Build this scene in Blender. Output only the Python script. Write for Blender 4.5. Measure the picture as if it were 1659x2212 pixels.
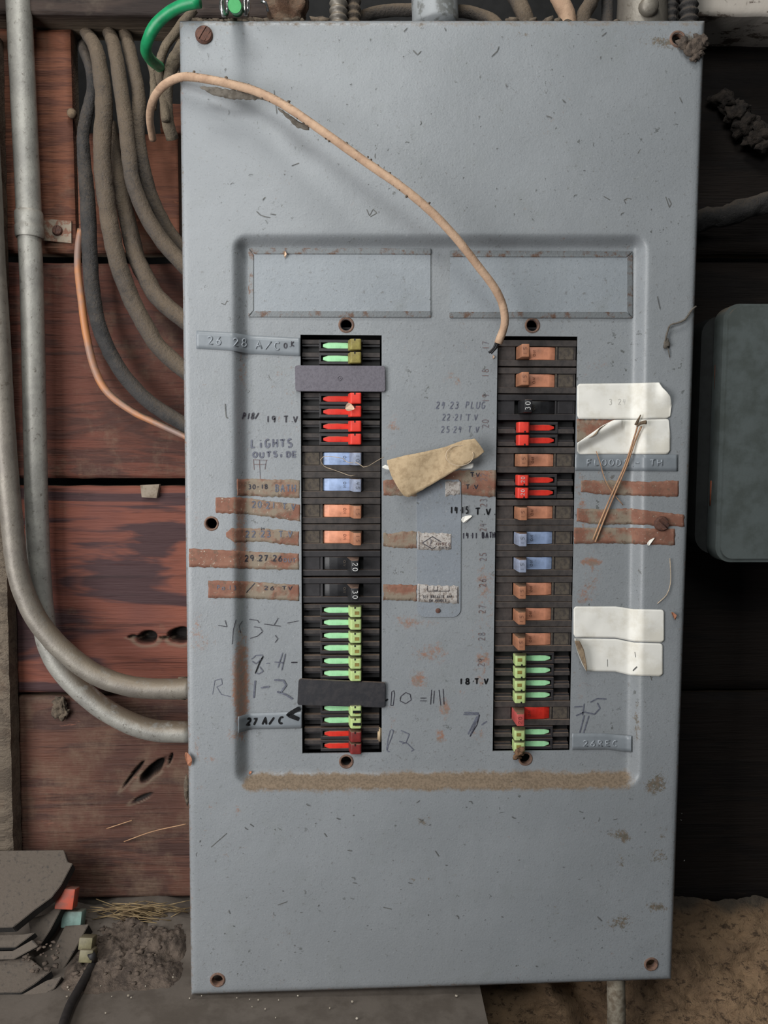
import bpy, bmesh, math, random
from mathutils import Vector, Matrix, noise
random.seed(7)
R = random.Random(11)
S = bpy.context.scene
for o in list(bpy.data.objects): bpy.data.objects.remove(o)
COL = S.collection

# ---------------------------------------------------------------- camera, light, exposure
F = 1660.0; W_, H_ = 1659.0, 2212.0
CAM = Vector((-0.0712, -0.7360, 0.0690))
_f = Vector((0.025, 0.997, -0.074)).normalized()
_r = Vector((1.0, -0.025, 0.002)); _r = (_r - _f * _r.dot(_f)).normalized()
_d = _f.cross(_r)                                  # image-down direction
if _d.z > 0: _d = -_d
cd = bpy.data.cameras.new('camera'); cam = bpy.data.objects.new('camera', cd); COL.objects.link(cam)
cd.sensor_fit = 'HORIZONTAL'; cd.sensor_width = 36; cd.lens = 36 * F / W_; cd.clip_start = 0.01
m = Matrix.Identity(4)
for i in range(3):
    m[i][0] = _r[i]; m[i][1] = -_d[i]; m[i][2] = -_f[i]; m[i][3] = CAM[i]
cam.matrix_world = m; S.camera = cam
cd.dof.use_dof = False

S.view_settings.view_transform = 'Standard'; S.view_settings.look = 'None'
S.view_settings.exposure = 0.0; S.view_settings.gamma = 1
w = bpy.data.worlds.new('world'); S.world = w; w.use_nodes = True
w.node_tree.nodes['Background'].inputs[0].default_value = (0.80, 0.90, 1.0, 1)
w.node_tree.nodes['Background'].inputs[1].default_value = 0.06

def area(name, loc, target, size, sizey, energy, col):
    l = bpy.data.lights.new(name, 'AREA'); l.shape = 'RECTANGLE'; l.size = size; l.size_y = sizey
    l.energy = energy; l.color = col
    o = bpy.data.objects.new(name, l); COL.objects.link(o); o.location = loc
    o.rotation_euler = (Vector(target) - Vector(loc)).to_track_quat('-Z', 'Y').to_euler()
    return o
area('daylight_from_open_hatch', (-0.22, -0.48, 1.20), (-0.06, 0.0, 0.25), 0.24, 0.22, 5.2, (1.0, 0.99, 0.96))
area('daylight_from_yard_above', (-0.30, -1.25, 0.85), (-0.10, 0.0, 0.10), 0.60, 0.50, 6.6, (0.97, 1.0, 0.99))
area('daylight_from_doorway', (-0.88, -0.78, 0.06), (-0.15, 0.0, -0.08), 0.62, 0.95, 14.5, (1.0, 0.985, 0.98))

# ---------------------------------------------------------------- geometry helpers
def ray(px, py):
    return (_r * ((px - W_/2) / F) + _d * ((py - H_/2) / F) + _f)
def P(px, py, y=0.0):                              # point of the vertical plane at depth y seen at photo pixel
    v = ray(px, py); t = (y - CAM.y) / v.y
    return CAM + v * t
def PZ(px, py, z):
    v = ray(px, py); t = (z - CAM.z) / v.z
    return CAM + v * t
def mpp(y): return (y - CAM.y) / F

def sm(t): t = max(0., min(1., t)); return t*t*(3-2*t)
def lerp(a, b, t): return a + (b-a)*t

def obj(name, bm, mats, parent=None, smooth=False, loc=None, angle=None):
    me = bpy.data.meshes.new(name); bmesh.ops.recalc_face_normals(bm, faces=bm.faces) if bm.faces else None
    bm.to_mesh(me); bm.free()
    for mm in (mats if isinstance(mats, (list, tuple)) else [mats]): me.materials.append(mm)
    o = bpy.data.objects.new(name, me); COL.objects.link(o)
    if smooth:
        for p in me.polygons: p.use_smooth = True
        if angle is not None: me.set_sharp_from_angle(angle=math.radians(angle))
    if parent is not None: o.parent = parent
    if loc: o.location = loc
    return o
def thing(name, label, cat, loc=(0,0,0), group=None, rot=None):
    o = bpy.data.objects.new(name, None); COL.objects.link(o); o.location = loc; o.empty_display_size = 0.01
    if rot: o.rotation_euler = rot
    return tag(o, label, cat, group)
def tag(o, label, cat, group=None, kind=None):
    o['label'] = label; o['category'] = cat
    if group: o['group'] = group
    if kind: o['kind'] = kind
    return o
def struct(o): o['kind'] = 'structure'; return o
def rel(parent, pts):                              # world points -> parent's local space (translation only)
    return [Vector(p) - parent.location for p in pts]
def recenter(o):                                   # move the origin of a top-level mesh to its own base
    me = o.data; n = len(me.vertices)
    c = Vector((sum(v.co.x for v in me.vertices)/n, sum(v.co.y for v in me.vertices)/n, min(v.co.z for v in me.vertices)))
    for v in me.vertices: v.co -= c
    o.location = o.location + c
    return o

def box(bm, x0, x1, y0, y1, z0, z1, bev=0, mi=0):
    r = bmesh.ops.create_cube(bm, size=1)
    vs = r['verts']
    for v in vs:
        v.co = Vector((lerp(x0, x1, v.co.x+.5), lerp(y0, y1, v.co.y+.5), lerp(z0, z1, v.co.z+.5)))
    fs = set(f for v in vs for f in v.link_faces)
    for f in fs: f.material_index = mi
    if bev:
        es = set(e for v in vs for e in v.link_edges)
        rr = bmesh.ops.bevel(bm, geom=list(es), offset=bev, segments=2, affect='EDGES', profile=.5)
        for f in rr['faces']: f.material_index = mi
    return fs
def prism(bm, poly, axis, a, b, bev=0, mi=0, seg=2):   # polygon (2D) extruded along axis from a to b
    def mk(p, t):
        if axis == 'z': return Vector((p[0], p[1], t))
        if axis == 'y': return Vector((p[0], t, p[1]))
        return Vector((t, p[0], p[1]))
    v0 = [bm.verts.new(mk(p, a)) for p in poly]; v1 = [bm.verts.new(mk(p, b)) for p in poly]
    fs = [bm.faces.new(v0), bm.faces.new(v1[::-1])]
    n = len(poly)
    for i in range(n): fs.append(bm.faces.new((v0[i], v1[i], v1[(i+1) % n], v0[(i+1) % n])))
    bmesh.ops.recalc_face_normals(bm, faces=fs)
    for f in fs: f.material_index = mi
    if bev:
        es = set(e for f in fs for e in f.edges)
        rr = bmesh.ops.bevel(bm, geom=list(es), offset=bev, segments=seg, affect='EDGES', profile=.5)
        for f in rr['faces']: f.material_index = mi
    return fs
def cyl(bm, c, axis, r, h, n=24, r2=None, mi=0, cap=True):
    axis = Vector(axis).normalized(); q = axis.to_track_quat('Z', 'Y').to_matrix()
    if r2 is None: r2 = r
    a = [bm.verts.new(Vector(c) + q @ Vector((r*math.cos(t), r*math.sin(t), 0))) for t in [2*math.pi*i/n for i in range(n)]]
    b = [bm.verts.new(Vector(c) + q @ Vector((r2*math.cos(t), r2*math.sin(t), h))) for t in [2*math.pi*i/n for i in range(n)]]
    fs = [bm.faces.new((a[i], a[(i+1) % n], b[(i+1) % n], b[i])) for i in range(n)]
    if cap: fs += [bm.faces.new(a[::-1]), bm.faces.new(b)]
    for f in fs: f.material_index = mi
    return fs
def lathe(bm, c, axis, prof, n=28, mi=0):          # prof = [(r, h)...]
    axis = Vector(axis).normalized(); q = axis.to_track_quat('Z', 'Y').to_matrix(); c = Vector(c)
    rings = []
    for r, h in prof:
        if r < 1e-7: rings.append([bm.verts.new(c + q @ Vector((0, 0, h)))])
        else: rings.append([bm.verts.new(c + q @ Vector((r*math.cos(2*math.pi*i/n), r*math.sin(2*math.pi*i/n), h))) for i in range(n)])
    for A, B in zip(rings, rings[1:]):
        for i in range(n):
            j = (i+1) % n
            if len(A) == 1 and len(B) == 1: continue
            if len(A) == 1: f = bm.faces.new((A[0], B[j], B[i]))
            elif len(B) == 1: f = bm.faces.new((A[i], A[j], B[0]))
            else: f = bm.faces.new((A[i], A[j], B[j], B[i]))
            f.material_index = mi
def spline(pts, step=0.006):                       # Catmull-Rom through 3D points
    pts = [Vector(p) for p in pts]; out = []
    E_ = [pts[0]*2 - pts[1]] + pts + [pts[-1]*2 - pts[-2]]
    for i in range(1, len(E_)-2):
        p0, p1, p2, p3 = E_[i-1:i+3]; L = (p2-p1).length; n = max(1, int(L/step))
        for k in range(n):
            t = k/n
            out.append(0.5*((2*p1) + (p2-p0)*t + (2*p0-5*p1+4*p2-p3)*t*t + (3*p1-p0-3*p2+p3)*t**3))
    out.append(pts[-1]); return out
def tube(bm, pts, r, n=14, step=0.006, ns=0, nf=60, ribs=0, cap=True, mi=0, smooth_in=True):
    c = spline(pts, step) if smooth_in else [Vector(p) for p in pts]
    rings = []; up = Vector((0.31, -0.9, 0.2)); L = 0
    for i, p in enumerate(c):
        t = (c[min(i+1, len(c)-1)] - c[max(i-1, 0)]).normalized()
        if i: L += (c[i]-c[i-1]).length
        u = (up - t*up.dot(t)).normalized(); v = t.cross(u); up = u
        rr = r(i/(len(c)-1)) if callable(r) else r
        if ribs: rr *= 1 + 0.13*math.sin(L*ribs)
        ring = []
        for k in range(n):
            a = 2*math.pi*k/n; q = rr
            if ns:
                w_ = p + (u*math.cos(a)+v*math.sin(a))*rr
                q = rr + ns*noise.noise(w_*nf) + ns*.6*noise.noise(w_*nf*3.1)
            ring.append(bm.verts.new(p + (u*math.cos(a)+v*math.sin(a))*q))
        rings.append(ring)
    fs = []
    for A, B in zip(rings, rings[1:]):
        for k in range(n): fs.append(bm.faces.new((A[k], A[(k+1) % n], B[(k+1) % n], B[k])))
    if cap: fs.append(bm.faces.new(rings[0][::-1])); fs.append(bm.faces.new(rings[-1]))
    for f in fs: f.material_index = mi
def blob(bm, c, sx, sy, sz, ns=.4, nf=60, sub=3, mi=0):
    r = bmesh.ops.create_icosphere(bm, subdivisions=sub, radius=1)
    for v in r['verts']:
        d = v.co.copy(); k = 1 + ns*noise.noise((d*1.3 + Vector(c)*nf)) + ns*.5*noise.noise(d*4 + Vector(c)*nf)
        v.co = Vector(c) + Vector((d.x*sx*k, d.y*sy*k, d.z*sz*k))
        for f in v.link_faces: f.material_index = mi; f.smooth = True

# ---------------------------------------------------------------- material helpers
def s2l(c):
    return tuple(((x/255)/12.92 if x/255 <= .04045 else ((x/255+.055)/1.055)**2.4) for x in c)
class N:
    def __init__(s, name):
        s.m = bpy.data.materials.new(name); s.m.use_nodes = True; s.t = s.m.node_tree; s.n = s.t.nodes; s.l = s.t.links
        s.b = s.n['Principled BSDF']; s.co = s.n.new('ShaderNodeTexCoord').outputs['Object']; s.h = None
    def add(s, t): return s.n.new(t)
    def map(s, scale=(1,1,1), rot=(0,0,0), loc=(0,0,0)):
        a = s.add('ShaderNodeMapping'); s.l.new(s.co, a.inputs[0]); a.inputs['Scale'].default_value = scale
        a.inputs['Rotation'].default_value = rot; a.inputs['Location'].default_value = loc; return a.outputs[0]
    def noise(s, scale, detail=4, rough=.6, vec=None, dist=0):
        a = s.add('ShaderNodeTexNoise'); s.l.new(vec or s.co, a.inputs['Vector']); a.inputs['Scale'].default_value = scale
        a.inputs['Detail'].default_value = detail; a.inputs['Roughness'].default_value = rough; a.inputs['Distortion'].default_value = dist
        return a.outputs['Fac']
    def voro(s, scale, vec=None, out='Distance'):
        a = s.add('ShaderNodeTexVoronoi'); s.l.new(vec or s.co, a.inputs['Vector']); a.inputs['Scale'].default_value = scale; return a.outputs[out]
    def ramp(s, src, lo, hi, a=0., b=1.):
        r = s.add('ShaderNodeMapRange'); r.interpolation_type = 'SMOOTHSTEP'; s.l.new(src, r.inputs[0])
        r.inputs[1].default_value = lo; r.inputs[2].default_value = hi; r.inputs[3].default_value = a; r.inputs[4].default_value = b; return r.outputs[0]
    def math(s, op, a, b):
        r = s.add('ShaderNodeMath'); r.operation = op
        for i, x in enumerate((a, b)):
            if isinstance(x, (int, float)): r.inputs[i].default_value = x
            else: s.l.new(x, r.inputs[i])
        return r.outputs[0]
    def mix(s, fac, a, b):
        r = s.add('ShaderNodeMix'); r.data_type = 'RGBA'
        for i, x in ((0, fac), (6, a), (7, b)):
            if isinstance(x, (int, float)): r.inputs[i].default_value = x
            elif isinstance(x, tuple): r.inputs[i].default_value = (*s2l(x), 1)
            else: s.l.new(x, r.inputs[i])
        return r.outputs[2]
    def attr(s, name):
        a = s.add('ShaderNodeAttribute'); a.attribute_name = name; sep = s.add('ShaderNodeSeparateColor'); s.l.new(a.outputs['Color'], sep.inputs[0]); return sep.outputs
    def upface(s, lo=.3, hi=.8):
        g = s.add('ShaderNodeNewGeometry'); sp = s.add('ShaderNodeSeparateXYZ'); s.l.new(g.outputs['Normal'], sp.inputs[0])
        return s.ramp(sp.outputs['Z'], lo, hi)
    def fin(s, col, rough=.6, metal=0., bump=None, bs=.3, bd=.001, spec=None):
        if isinstance(col, tuple): s.b.inputs['Base Color'].default_value = (*s2l(col), 1)
        else: s.l.new(col, s.b.inputs['Base Color'])
        if isinstance(rough, (int, float)): s.b.inputs['Roughness'].default_value = rough
        else: s.l.new(rough, s.b.inputs['Roughness'])
        if isinstance(metal, (int, float)): s.b.inputs['Metallic'].default_value = metal
        else: s.l.new(metal, s.b.inputs['Metallic'])
        if spec is not None: s.b.inputs['Specular IOR Level'].default_value = spec
        if bump is not None:
            a = s.add('ShaderNodeBump'); a.inputs['Strength'].default_value = bs; a.inputs['Distance'].default_value = bd
            s.l.new(bump, a.inputs['Height']); s.l.new(a.outputs[0], s.b.inputs['Normal'])
        return s.m
def simple(name, col, col2=None, scale=120, rough=.6, metal=0, dust=None, bs=.25, bd=.0006, lo=.4, hi=.65, spec=None, dlo=.3, dhi=.8, dn=.4, bscale=None):
    n = N(name); f = n.noise(scale, 5, .65)
    c = n.mix(n.ramp(f, lo, hi), col, col2 or tuple(int(x*.75) for x in col))
    if dust:
        d = n.math('MULTIPLY', n.upface(dlo, dhi), n.ramp(n.noise(220, 3), dn-.2, dn+.15))
        c = n.mix(d, c, dust)
    return n.fin(c, rough, metal, n.noise(bscale or scale*3, 4), bs, bd, spec)

DUST = (122, 104, 86)
# blue-grey enamel of the cover, with rust and dust where the mask attribute says
def enamel(name, base=(132, 136, 139), use_mask=True):
    n = N(name)
    c = n.mix(n.ramp(n.noise(9, 4, .6), .35, .7), base, tuple(x+7 for x in base))
    c = n.mix(n.ramp(n.noise(28, 5, .7), .5, .75, 0, .45), c, (128, 132, 132))
    c = n.mix(n.ramp(n.noise(700, 3, .7), .56, .72, 0, .5), c, (92, 98, 104))          # pimples
    c = n.mix(n.ramp(n.noise(240, 5, .75), .58, .68, 0, .6), c, (100, 99, 96))        # specks
    c = n.mix(n.ramp(n.noise(420, 4, .75), .60, .70, 0, .5), c, (164, 168, 170))
    ch = n.math('MULTIPLY', n.ramp(n.noise(95, 4, .75), .63, .66), n.ramp(n.noise(14, 2), .45, .6))
    c = n.mix(n.math('MULTIPLY', ch, .7), c, (72, 74, 70))
    r0 = n.math('MULTIPLY', n.ramp(n.noise(150, 5, .75), .60, .66), n.ramp(n.noise(17, 3), .56, .66))
    c = n.mix(n.math('MULTIPLY', r0, .45), c, (126, 98, 78))
    rough = .44
    if use_mask:
        a = n.attr('mask')
        nr = n.noise(230, 6, .8); nn = n.ramp(n.math('ADD', n.math('ADD', n.math('MULTIPLY', nr, .7), n.math('MULTIPLY', n.noise(60, 4, .7), .3)), n.math('MULTIPLY', a[0], .36)), .64, .80)
        c = n.mix(n.math('MULTIPLY', n.math('MULTIPLY', nn, n.ramp(a[0], .02, .25)), .85), c, n.mix(n.ramp(n.noise(210, 4), .4, .62), (146, 104, 82), (128, 108, 94)))
        ng = n.ramp(n.math('ADD', n.noise(210, 6, .85), n.math('MULTIPLY', a[2], .34)), .68, .80)
        c = n.mix(n.math('MULTIPLY', n.math('MULTIPLY', ng, n.ramp(a[2], .02, .25)), .8), c, n.mix(n.ramp(n.noise(260, 3), .4, .62), (88, 80, 62), (110, 92, 70)))
        nd = n.ramp(n.math('ADD', n.noise(90, 6, .8), n.math('MULTIPLY', a[1], .9)), .80, 1.16)
        c = n.mix(nd, c, n.mix(n.ramp(n.noise(420, 4), .4, .65), (126, 110, 92), (106, 92, 76)))
        rough = n.ramp(nd, 0, 1, .44, .95)
    h = n.math('ADD', n.noise(520, 3, .6), n.math('MULTIPLY', n.noise(60, 3), 2.2))
    return n.fin(c, rough, 0, h, .35, .0005, .6)
M_enamel = enamel('grey_blue_enamel')
M_enamel2 = enamel('grey_enamel_plain', (126, 132, 139), False)
M_enamel_lt = enamel('grey_enamel_card', (136, 142, 147), False)
M_box = simple('disconnect_green_grey', (84, 91, 90), (70, 76, 73), 30, .55, dust=(96, 88, 76), bs=.3)
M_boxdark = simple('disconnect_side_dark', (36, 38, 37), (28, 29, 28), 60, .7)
M_rust = simple('rust_brown', (112, 80, 66), (84, 62, 54), 260, .85, .1, bs=.6)
M_rust2 = simple('rust_rim', (120, 92, 76), (92, 74, 66), 300, .8, bs=.5)
M_rustscrew = simple('rust_screw', (104, 72, 60), (82, 60, 54), 300, .75, .25, bs=.5)
M_frame = simple('worn_frame', (120, 124, 126), (104, 82, 70), 130, .5, .2, lo=.5, hi=.66, bs=.6)
M_black = simple('bakelite_black', (46, 44, 46), (38, 36, 38), 90, .5, dust=(112, 96, 86), bs=.12, dlo=.5, dhi=.9, dn=.36)
M_blackd = simple('bakelite_dusty', (66, 60, 57), (50, 46, 45), 110, .75, dust=(122, 104, 90), bs=.25, dlo=.5, dhi=.9, dn=.34)
M_blackdeep = simple('bakelite_recess', (16, 15, 16), (12, 12, 12), 90, .6, bs=.1)
M_tanplate = simple('dusty_insert', (84, 76, 66), (62, 56, 52), 200, .9, bs=.3)
def handle(name, a, b=None, dust=(120, 98, 80), r=.42, dirt=(0, 0, 0), da=.0, rr=.5):
    n = N(name); c = n.mix(n.ramp(n.noise(130, 4), .4, .68), a, b or tuple(int(x*.9) for x in a))
    c = n.mix(n.ramp(n.noise(330, 5, .7), .64, .72, 0, .55), c, tuple(int(x*.45) for x in a))
    c = n.mix(n.math('MULTIPLY', n.upface(.35, .85), n.ramp(n.noise(300, 3), .25, .5)), c, dust)
    return n.fin(c, rr, 0, n.noise(600, 3), .15, .0003, .35)
M_or = handle('salmon_handle', (222, 152, 120)); M_or2 = handle('salmon_knob', (176, 122, 92), (150, 104, 80), dust=(112, 92, 76))
M_bl = handle('pale_blue_handle', (158, 178, 214)); M_bl2 = handle('pale_blue_knob', (150, 160, 182), (128, 134, 150))
M_rd = handle('red_handle', (214, 52, 38), (196, 44, 34)); M_rd2 = handle('red_knob', (226, 66, 52), (212, 60, 48), dust=(206, 82, 66))
M_rdd = handle('dusty_red_knob', (128, 44, 42), (104, 40, 38)); M_rdp = handle('faded_red_knob', (190, 88, 84), (170, 76, 72))
M_gr = handle('mint_handle', (164, 222, 170), (150, 208, 156), dust=(130, 160, 120)); M_gr2 = handle('mint_knob', (184, 206, 140), (172, 192, 126), dust=(140, 140, 104))
M_ol = handle('olive_knob', (146, 136, 74), (124, 112, 62), dust=(120, 108, 70)); M_bk = handle('black_handle', (40, 40, 42), (32, 32, 34), dust=(134, 110, 96), rr=.4)
M_ink = simple('marker_ink', (34, 32, 40), (62, 60, 70), 300, .5)
M_inkf = simple('faded_marker_ink', (84, 86, 98), (106, 110, 122), 260, .6)
M_inkb = simple('black_marker', (18, 18, 20), (30, 30, 32), 200, .35)
M_inkr = simple('brown_stamp_ink', (110, 88, 84), (104, 104, 112), 160, .6)
M_white = simple('white_paint_mark', (190, 190, 188), (160, 160, 158), 200, .5)
M_brownink = simple('olive_print', (140, 124, 60), (120, 106, 54), 200, .6)
M_scr = simple('scratch_dark', (82, 83, 82), (102, 102, 98), 200, .7)
def tapem():
    n = N('old_masking_tape'); a = n.attr('mask')
    r = n.ramp(n.math('ADD', n.noise(45, 5, .7), n.math('MULTIPLY', a[0], .5)), .50, .72)
    c = n.mix(r, (132, 120, 104), n.mix(n.ramp(n.noise(60, 3), .4, .6), (138, 98, 80), (124, 84, 68)))
    c = n.mix(n.ramp(n.noise(170, 5, .75), .52, .66, 0, .75), c, (96, 80, 66))
    c = n.mix(n.ramp(n.noise(420, 3), .64, .7, 0, .8), c, (170, 158, 142))
    return n.fin(c, .8, 0, n.noise(300, 4), .4, .0006)
M_tape = tapem()
M_paper = simple('label_paper', (232, 230, 222), (216, 212, 200), 40, .75, bs=.15)
M_papback = simple('label_back_dirty', (150, 132, 108), (118, 100, 80), 160, .9)
M_card = simple('cardboard_tag', (182, 160, 128), (158, 136, 106), 120, .9, bs=.5)
M_silver = simple('worn_silver_foil', (176, 170, 164), (132, 122, 114), 420, .5, .0, lo=.48, hi=.6, bs=.5)
M_thread = simple('thread', (196, 176, 150), None, 100, .8)
M_filler = simple('grey_filler_plastic', (104, 100, 108), (92, 88, 96), 500, .62, bs=.4)
M_fillerb = simple('black_filler_plastic', (40, 40, 44), (52, 50, 52), 120, .55, dust=(120, 104, 92), bs=.2)
M_emb = simple('embossing_tape', (128, 134, 139), (120, 126, 131), 60, .38, bs=.1)
M_embt = simple('embossed_letters', (150, 156, 162), (118, 124, 130), 500, .4)
M_inside = simple('enclosure_inside', (26, 26, 26), (16, 16, 16), 60, .8)
M_dust = simple('grey_dust', (104, 92, 78), (78, 68, 58), 220, 1, bs=.8, bd=.001)
M_web = simple('dusty_cobweb', (104, 98, 90), (84, 78, 70), 220, 1)

def cablem(name, a, b, dust, lo=.35, hi=.66, bsc=420, bs=.9):
    n = N(name); c = n.mix(n.ramp(n.noise(60, 4), .4, .65), a, b)
    g = n.add('ShaderNodeNewGeometry'); sp = n.add('ShaderNodeSeparateXYZ'); n.l.new(g.outputs['Normal'], sp.inputs[0])
    d = n.ramp(n.math('ADD', n.math('ADD', n.math('MULTIPLY', n.noise(330, 5, .75), .6), n.math('MULTIPLY', n.noise(14, 3), .42)), n.math('MULTIPLY', sp.outputs['Z'], .20)), lo, hi)
    c = n.mix(d, c, n.mix(n.ramp(n.noise(330, 3), .4, .6), dust, tuple(int(x*.86) for x in dust)))
    return n.fin(c, .9, 0, n.math('ADD', n.noise(bsc, 4, .7), n.math('MULTIPLY', n.noise(130, 3), 1.3)), bs, .0016)
M_cable = cablem('dusty_cable', (74, 68, 63), (60, 55, 51), (114, 99, 82))
M_cabled = cablem('dark_braided_cable', (58, 56, 55), (44, 43, 43), (92, 82, 72), .46, .74)
M_cableL = cablem('pale_dusty_cable', (120, 108, 90), (92, 82, 70), (118, 104, 86))
M_tan = cablem('tan_cable_sheath', (186, 156, 130), (168, 138, 114), (124, 104, 84), .58, .78, 200, .35)
M_orange = simple('orange_to_grey_cable', (176, 118, 76), (134, 110, 100), 11, .5, lo=.42, hi=.58, dust=(110, 94, 80))
M_green = simple('green_insulation', (24, 140, 88), (18, 116, 74), 60, .4, dust=(60, 130, 90), bs=.3)
M_greenl = simple('green_insulation_tip', (96, 190, 120), (84, 176, 106), 60, .5)
def galv(name, a, b, c2, dust=(120, 108, 92)):
    n = N(name); c = n.mix(n.ramp(n.noise(30, 5, .7), .35, .65), a, b)
    c = n.mix(n.ramp(n.noise(160, 5, .75), .56, .68, 0, .75), c, c2)
    c = n.mix(n.math('MULTIPLY', n.upface(.0, .7), n.ramp(n.noise(90, 4), .25, .5)), c, dust)
    return n.fin(c, .48, .25, n.noise(400, 4), .4, .0006)
M_galv = galv('galvanised_conduit', (160, 158, 150), (138, 136, 130), (92, 86, 78))
M_galvd = galv('dusty_conduit', (132, 126, 116), (114, 108, 100), (92, 84, 74))
M_pvc = simple('peeling_grey_pipe', (150, 154, 156), (112, 114, 112), 55, .5, lo=.5, hi=.6, bs=.5)
M_copper = simple('corroded_hinge', (150, 84, 58), (116, 70, 52), 90, .6, .3)
M_chrome = simple('worn_chrome', (190, 190, 190), (130, 126, 120), 120, .25, .9)
M_twig = simple('dry_pine_needle', (176, 138, 104), (150, 112, 84), 60, .6)
M_twigd = simple('twig_bud', (112, 94, 74), (84, 70, 56), 200, .9)
M_petal = simple('dry_petal', (214, 186, 160), (196, 158, 130), 90, .8)
M_leaf = simple('dry_leaf', (172, 116, 88), (136, 90, 68), 90, .8)
M_grass = simple('dry_grass', (142, 122, 88), (104, 86, 62), 60, .9)

def woodm(name, a, b, dk, band=26, dusty=.3, dust=(112, 92, 76), bandamt=.75, seed=0):
    n = N(name); v = n.map((.16, 1, 1), loc=(seed, seed*.7, seed*.3))
    g1 = n.noise(band, 4, .6, v, 1.5); g2 = n.noise(band*8, 4, .7, n.map((.05, 1, 1), loc=(seed, 0, 0)))
    c = n.mix(n.ramp(n.noise(5, 3), .35, .7), a, b)
    c = n.mix(n.ramp(g1, .47, .58, 0, bandamt), c, dk)
    c = n.mix(n.ramp(g2, .5, .72, 0, .6), c, tuple(int(x*.55) for x in dk))
    fl = n.math('MULTIPLY', n.ramp(n.noise(60, 5, .7, n.map((.25, 1, 1))), .62, .68), n.ramp(n.noise(9, 2), .5, .6))
    c = n.mix(n.math('MULTIPLY', fl, .7), c, tuple(min(255, int(x*1.45)) for x in a))
    c = n.mix(n.ramp(n.noise(16, 5, .75), .68-dusty*.5, .85-dusty*.3, 0, .7), c, dust)
    at = n.attr('mask'); c = n.mix(at[0], c, (26, 20, 17)); c = n.mix(at[1], c, (118, 104, 88))
    h = n.math('ADD', g2, n.math('MULTIPLY', g1, .6))
    return n.fin(c, .72, 0, n.math('ADD', h, n.math('MULTIPLY', n.noise(band*14, 3, .7, n.map((.04, 1, 1))), .7)), .9, .0016, .3)
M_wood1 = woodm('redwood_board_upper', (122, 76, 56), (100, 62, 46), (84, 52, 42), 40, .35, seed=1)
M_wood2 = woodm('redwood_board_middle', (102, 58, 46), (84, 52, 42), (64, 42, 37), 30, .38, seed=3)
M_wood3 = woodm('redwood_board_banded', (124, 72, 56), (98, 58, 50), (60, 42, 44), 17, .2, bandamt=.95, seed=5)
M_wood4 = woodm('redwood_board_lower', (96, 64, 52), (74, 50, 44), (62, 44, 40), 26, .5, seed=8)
M_woodd = woodm('old_dark_beam', (62, 50, 44), (48, 39, 35), (38, 30, 28), 24, .3, (84, 74, 64), seed=2)
M_woodr = woodm('shade_dark_boards', (32, 25, 21), (27, 21, 18), (20, 16, 15), 24, .1, (52, 42, 36), seed=6)  # shade right of the panel is put into this near-black board colour
M_post = woodm('weathered_post', (118, 106, 92), (98, 88, 76), (84, 74, 64), 60, .4, seed=4)
def paintbeam():
    n = N('peeling_white_paint'); c = n.mix(n.ramp(n.noise(28, 6, .75, n.map((.5, 1, 1))), .5, .56), (188, 180, 170), (72, 58, 48))
    c = n.mix(n.ramp(n.noise(12, 3), .4, .6, 0, .5), c, (150, 138, 126)); return n.fin(c, .8, 0, n.noise(80, 4), .5, .001)
M_wpaint = paintbeam()
def rockm():
    n = N('rough_concrete'); c = n.mix(n.ramp(n.noise(14, 5, .6), .4, .65), (160, 132, 102), (132, 108, 84))
    c = n.mix(n.ramp(n.noise(90, 6, .75, n.map((1, 1, 1.8), (0, .6, 0))), .54, .62, 0, .8), c, (72, 56, 44))
    at = n.attr('mask'); c = n.mix(at[0], c, (84, 78, 70))
    return n.fin(c, .95, 0, n.noise(120, 6, .7), 1, .006)
M_rock = rockm()
M_ledge = simple('dusty_cement_ledge', (98, 90, 82), (84, 76, 68), 30, .95, bs=.6)
M_dirt = simple('loose_dirt', (96, 84, 74), (66, 57, 50), 90, 1, bs=1, bd=.003, bscale=160)
M_stackd = simple('dusty_case', (44, 43, 42), (34, 34, 34), 90, .8, dust=(88, 79, 70), dlo=.1, dhi=.45, dn=.34, bs=.5, bd=.0012)
M_teal = handle('teal_handle', (124, 152, 144), dust=(120, 124, 112)); M_redor = handle('dusty_orange_red_knob', (176, 78, 56), (140, 80, 66), dust=(140, 104, 92)); M_olk = handle('dusty_olive_knob', (118, 112, 84), (100, 94, 70), dust=(112, 104, 84))

# ---------------------------------------------------------------- the cover surface
RD = 0.012
def outlineL(py): return 388 + (py-45)*25/2103.
def outlineR(py): return 1522 - (py-45)*72/2070.
def outB(px): return 2148 - (px-413)*33/1037.
def rL(py): return 536 + (py-540)*4/1100.
def rR(py): return 1366 - (py-540)*16/1100.
def depth(px, py):
    cx = (rL(py)+rR(py))/2; hx = (rR(py)-rL(py))/2; yt, yb = 540, 1666 
    dx = abs(px-cx)-hx; dy = max(yt-py, py-yb)
    a = max(dx, 0); b = max(dy, 0); d = math.hypot(a, b)
    return RD*(1-sm(d/37.0))
def surf(px, py, off=0.0003): return P(px, py, depth(px, py)-off)

panel = thing('breaker_panel', 'large grey-blue metal electrical panel with two columns of breakers, mounted on the board wall', 'electrical panel', tuple(P(930, 2125, 0)))
def pobj(name, bm, mats, parent=None, **k):        # bm in world coordinates, parented to the panel
    pr = parent or panel
    base = Vector((0, 0, 0)); q = pr
    while q is not None: base += q.location; q = q.parent
    bmesh.ops.translate(bm, verts=bm.verts, vec=-base)
    return obj(name, bm, mats, pr, **k)

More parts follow.
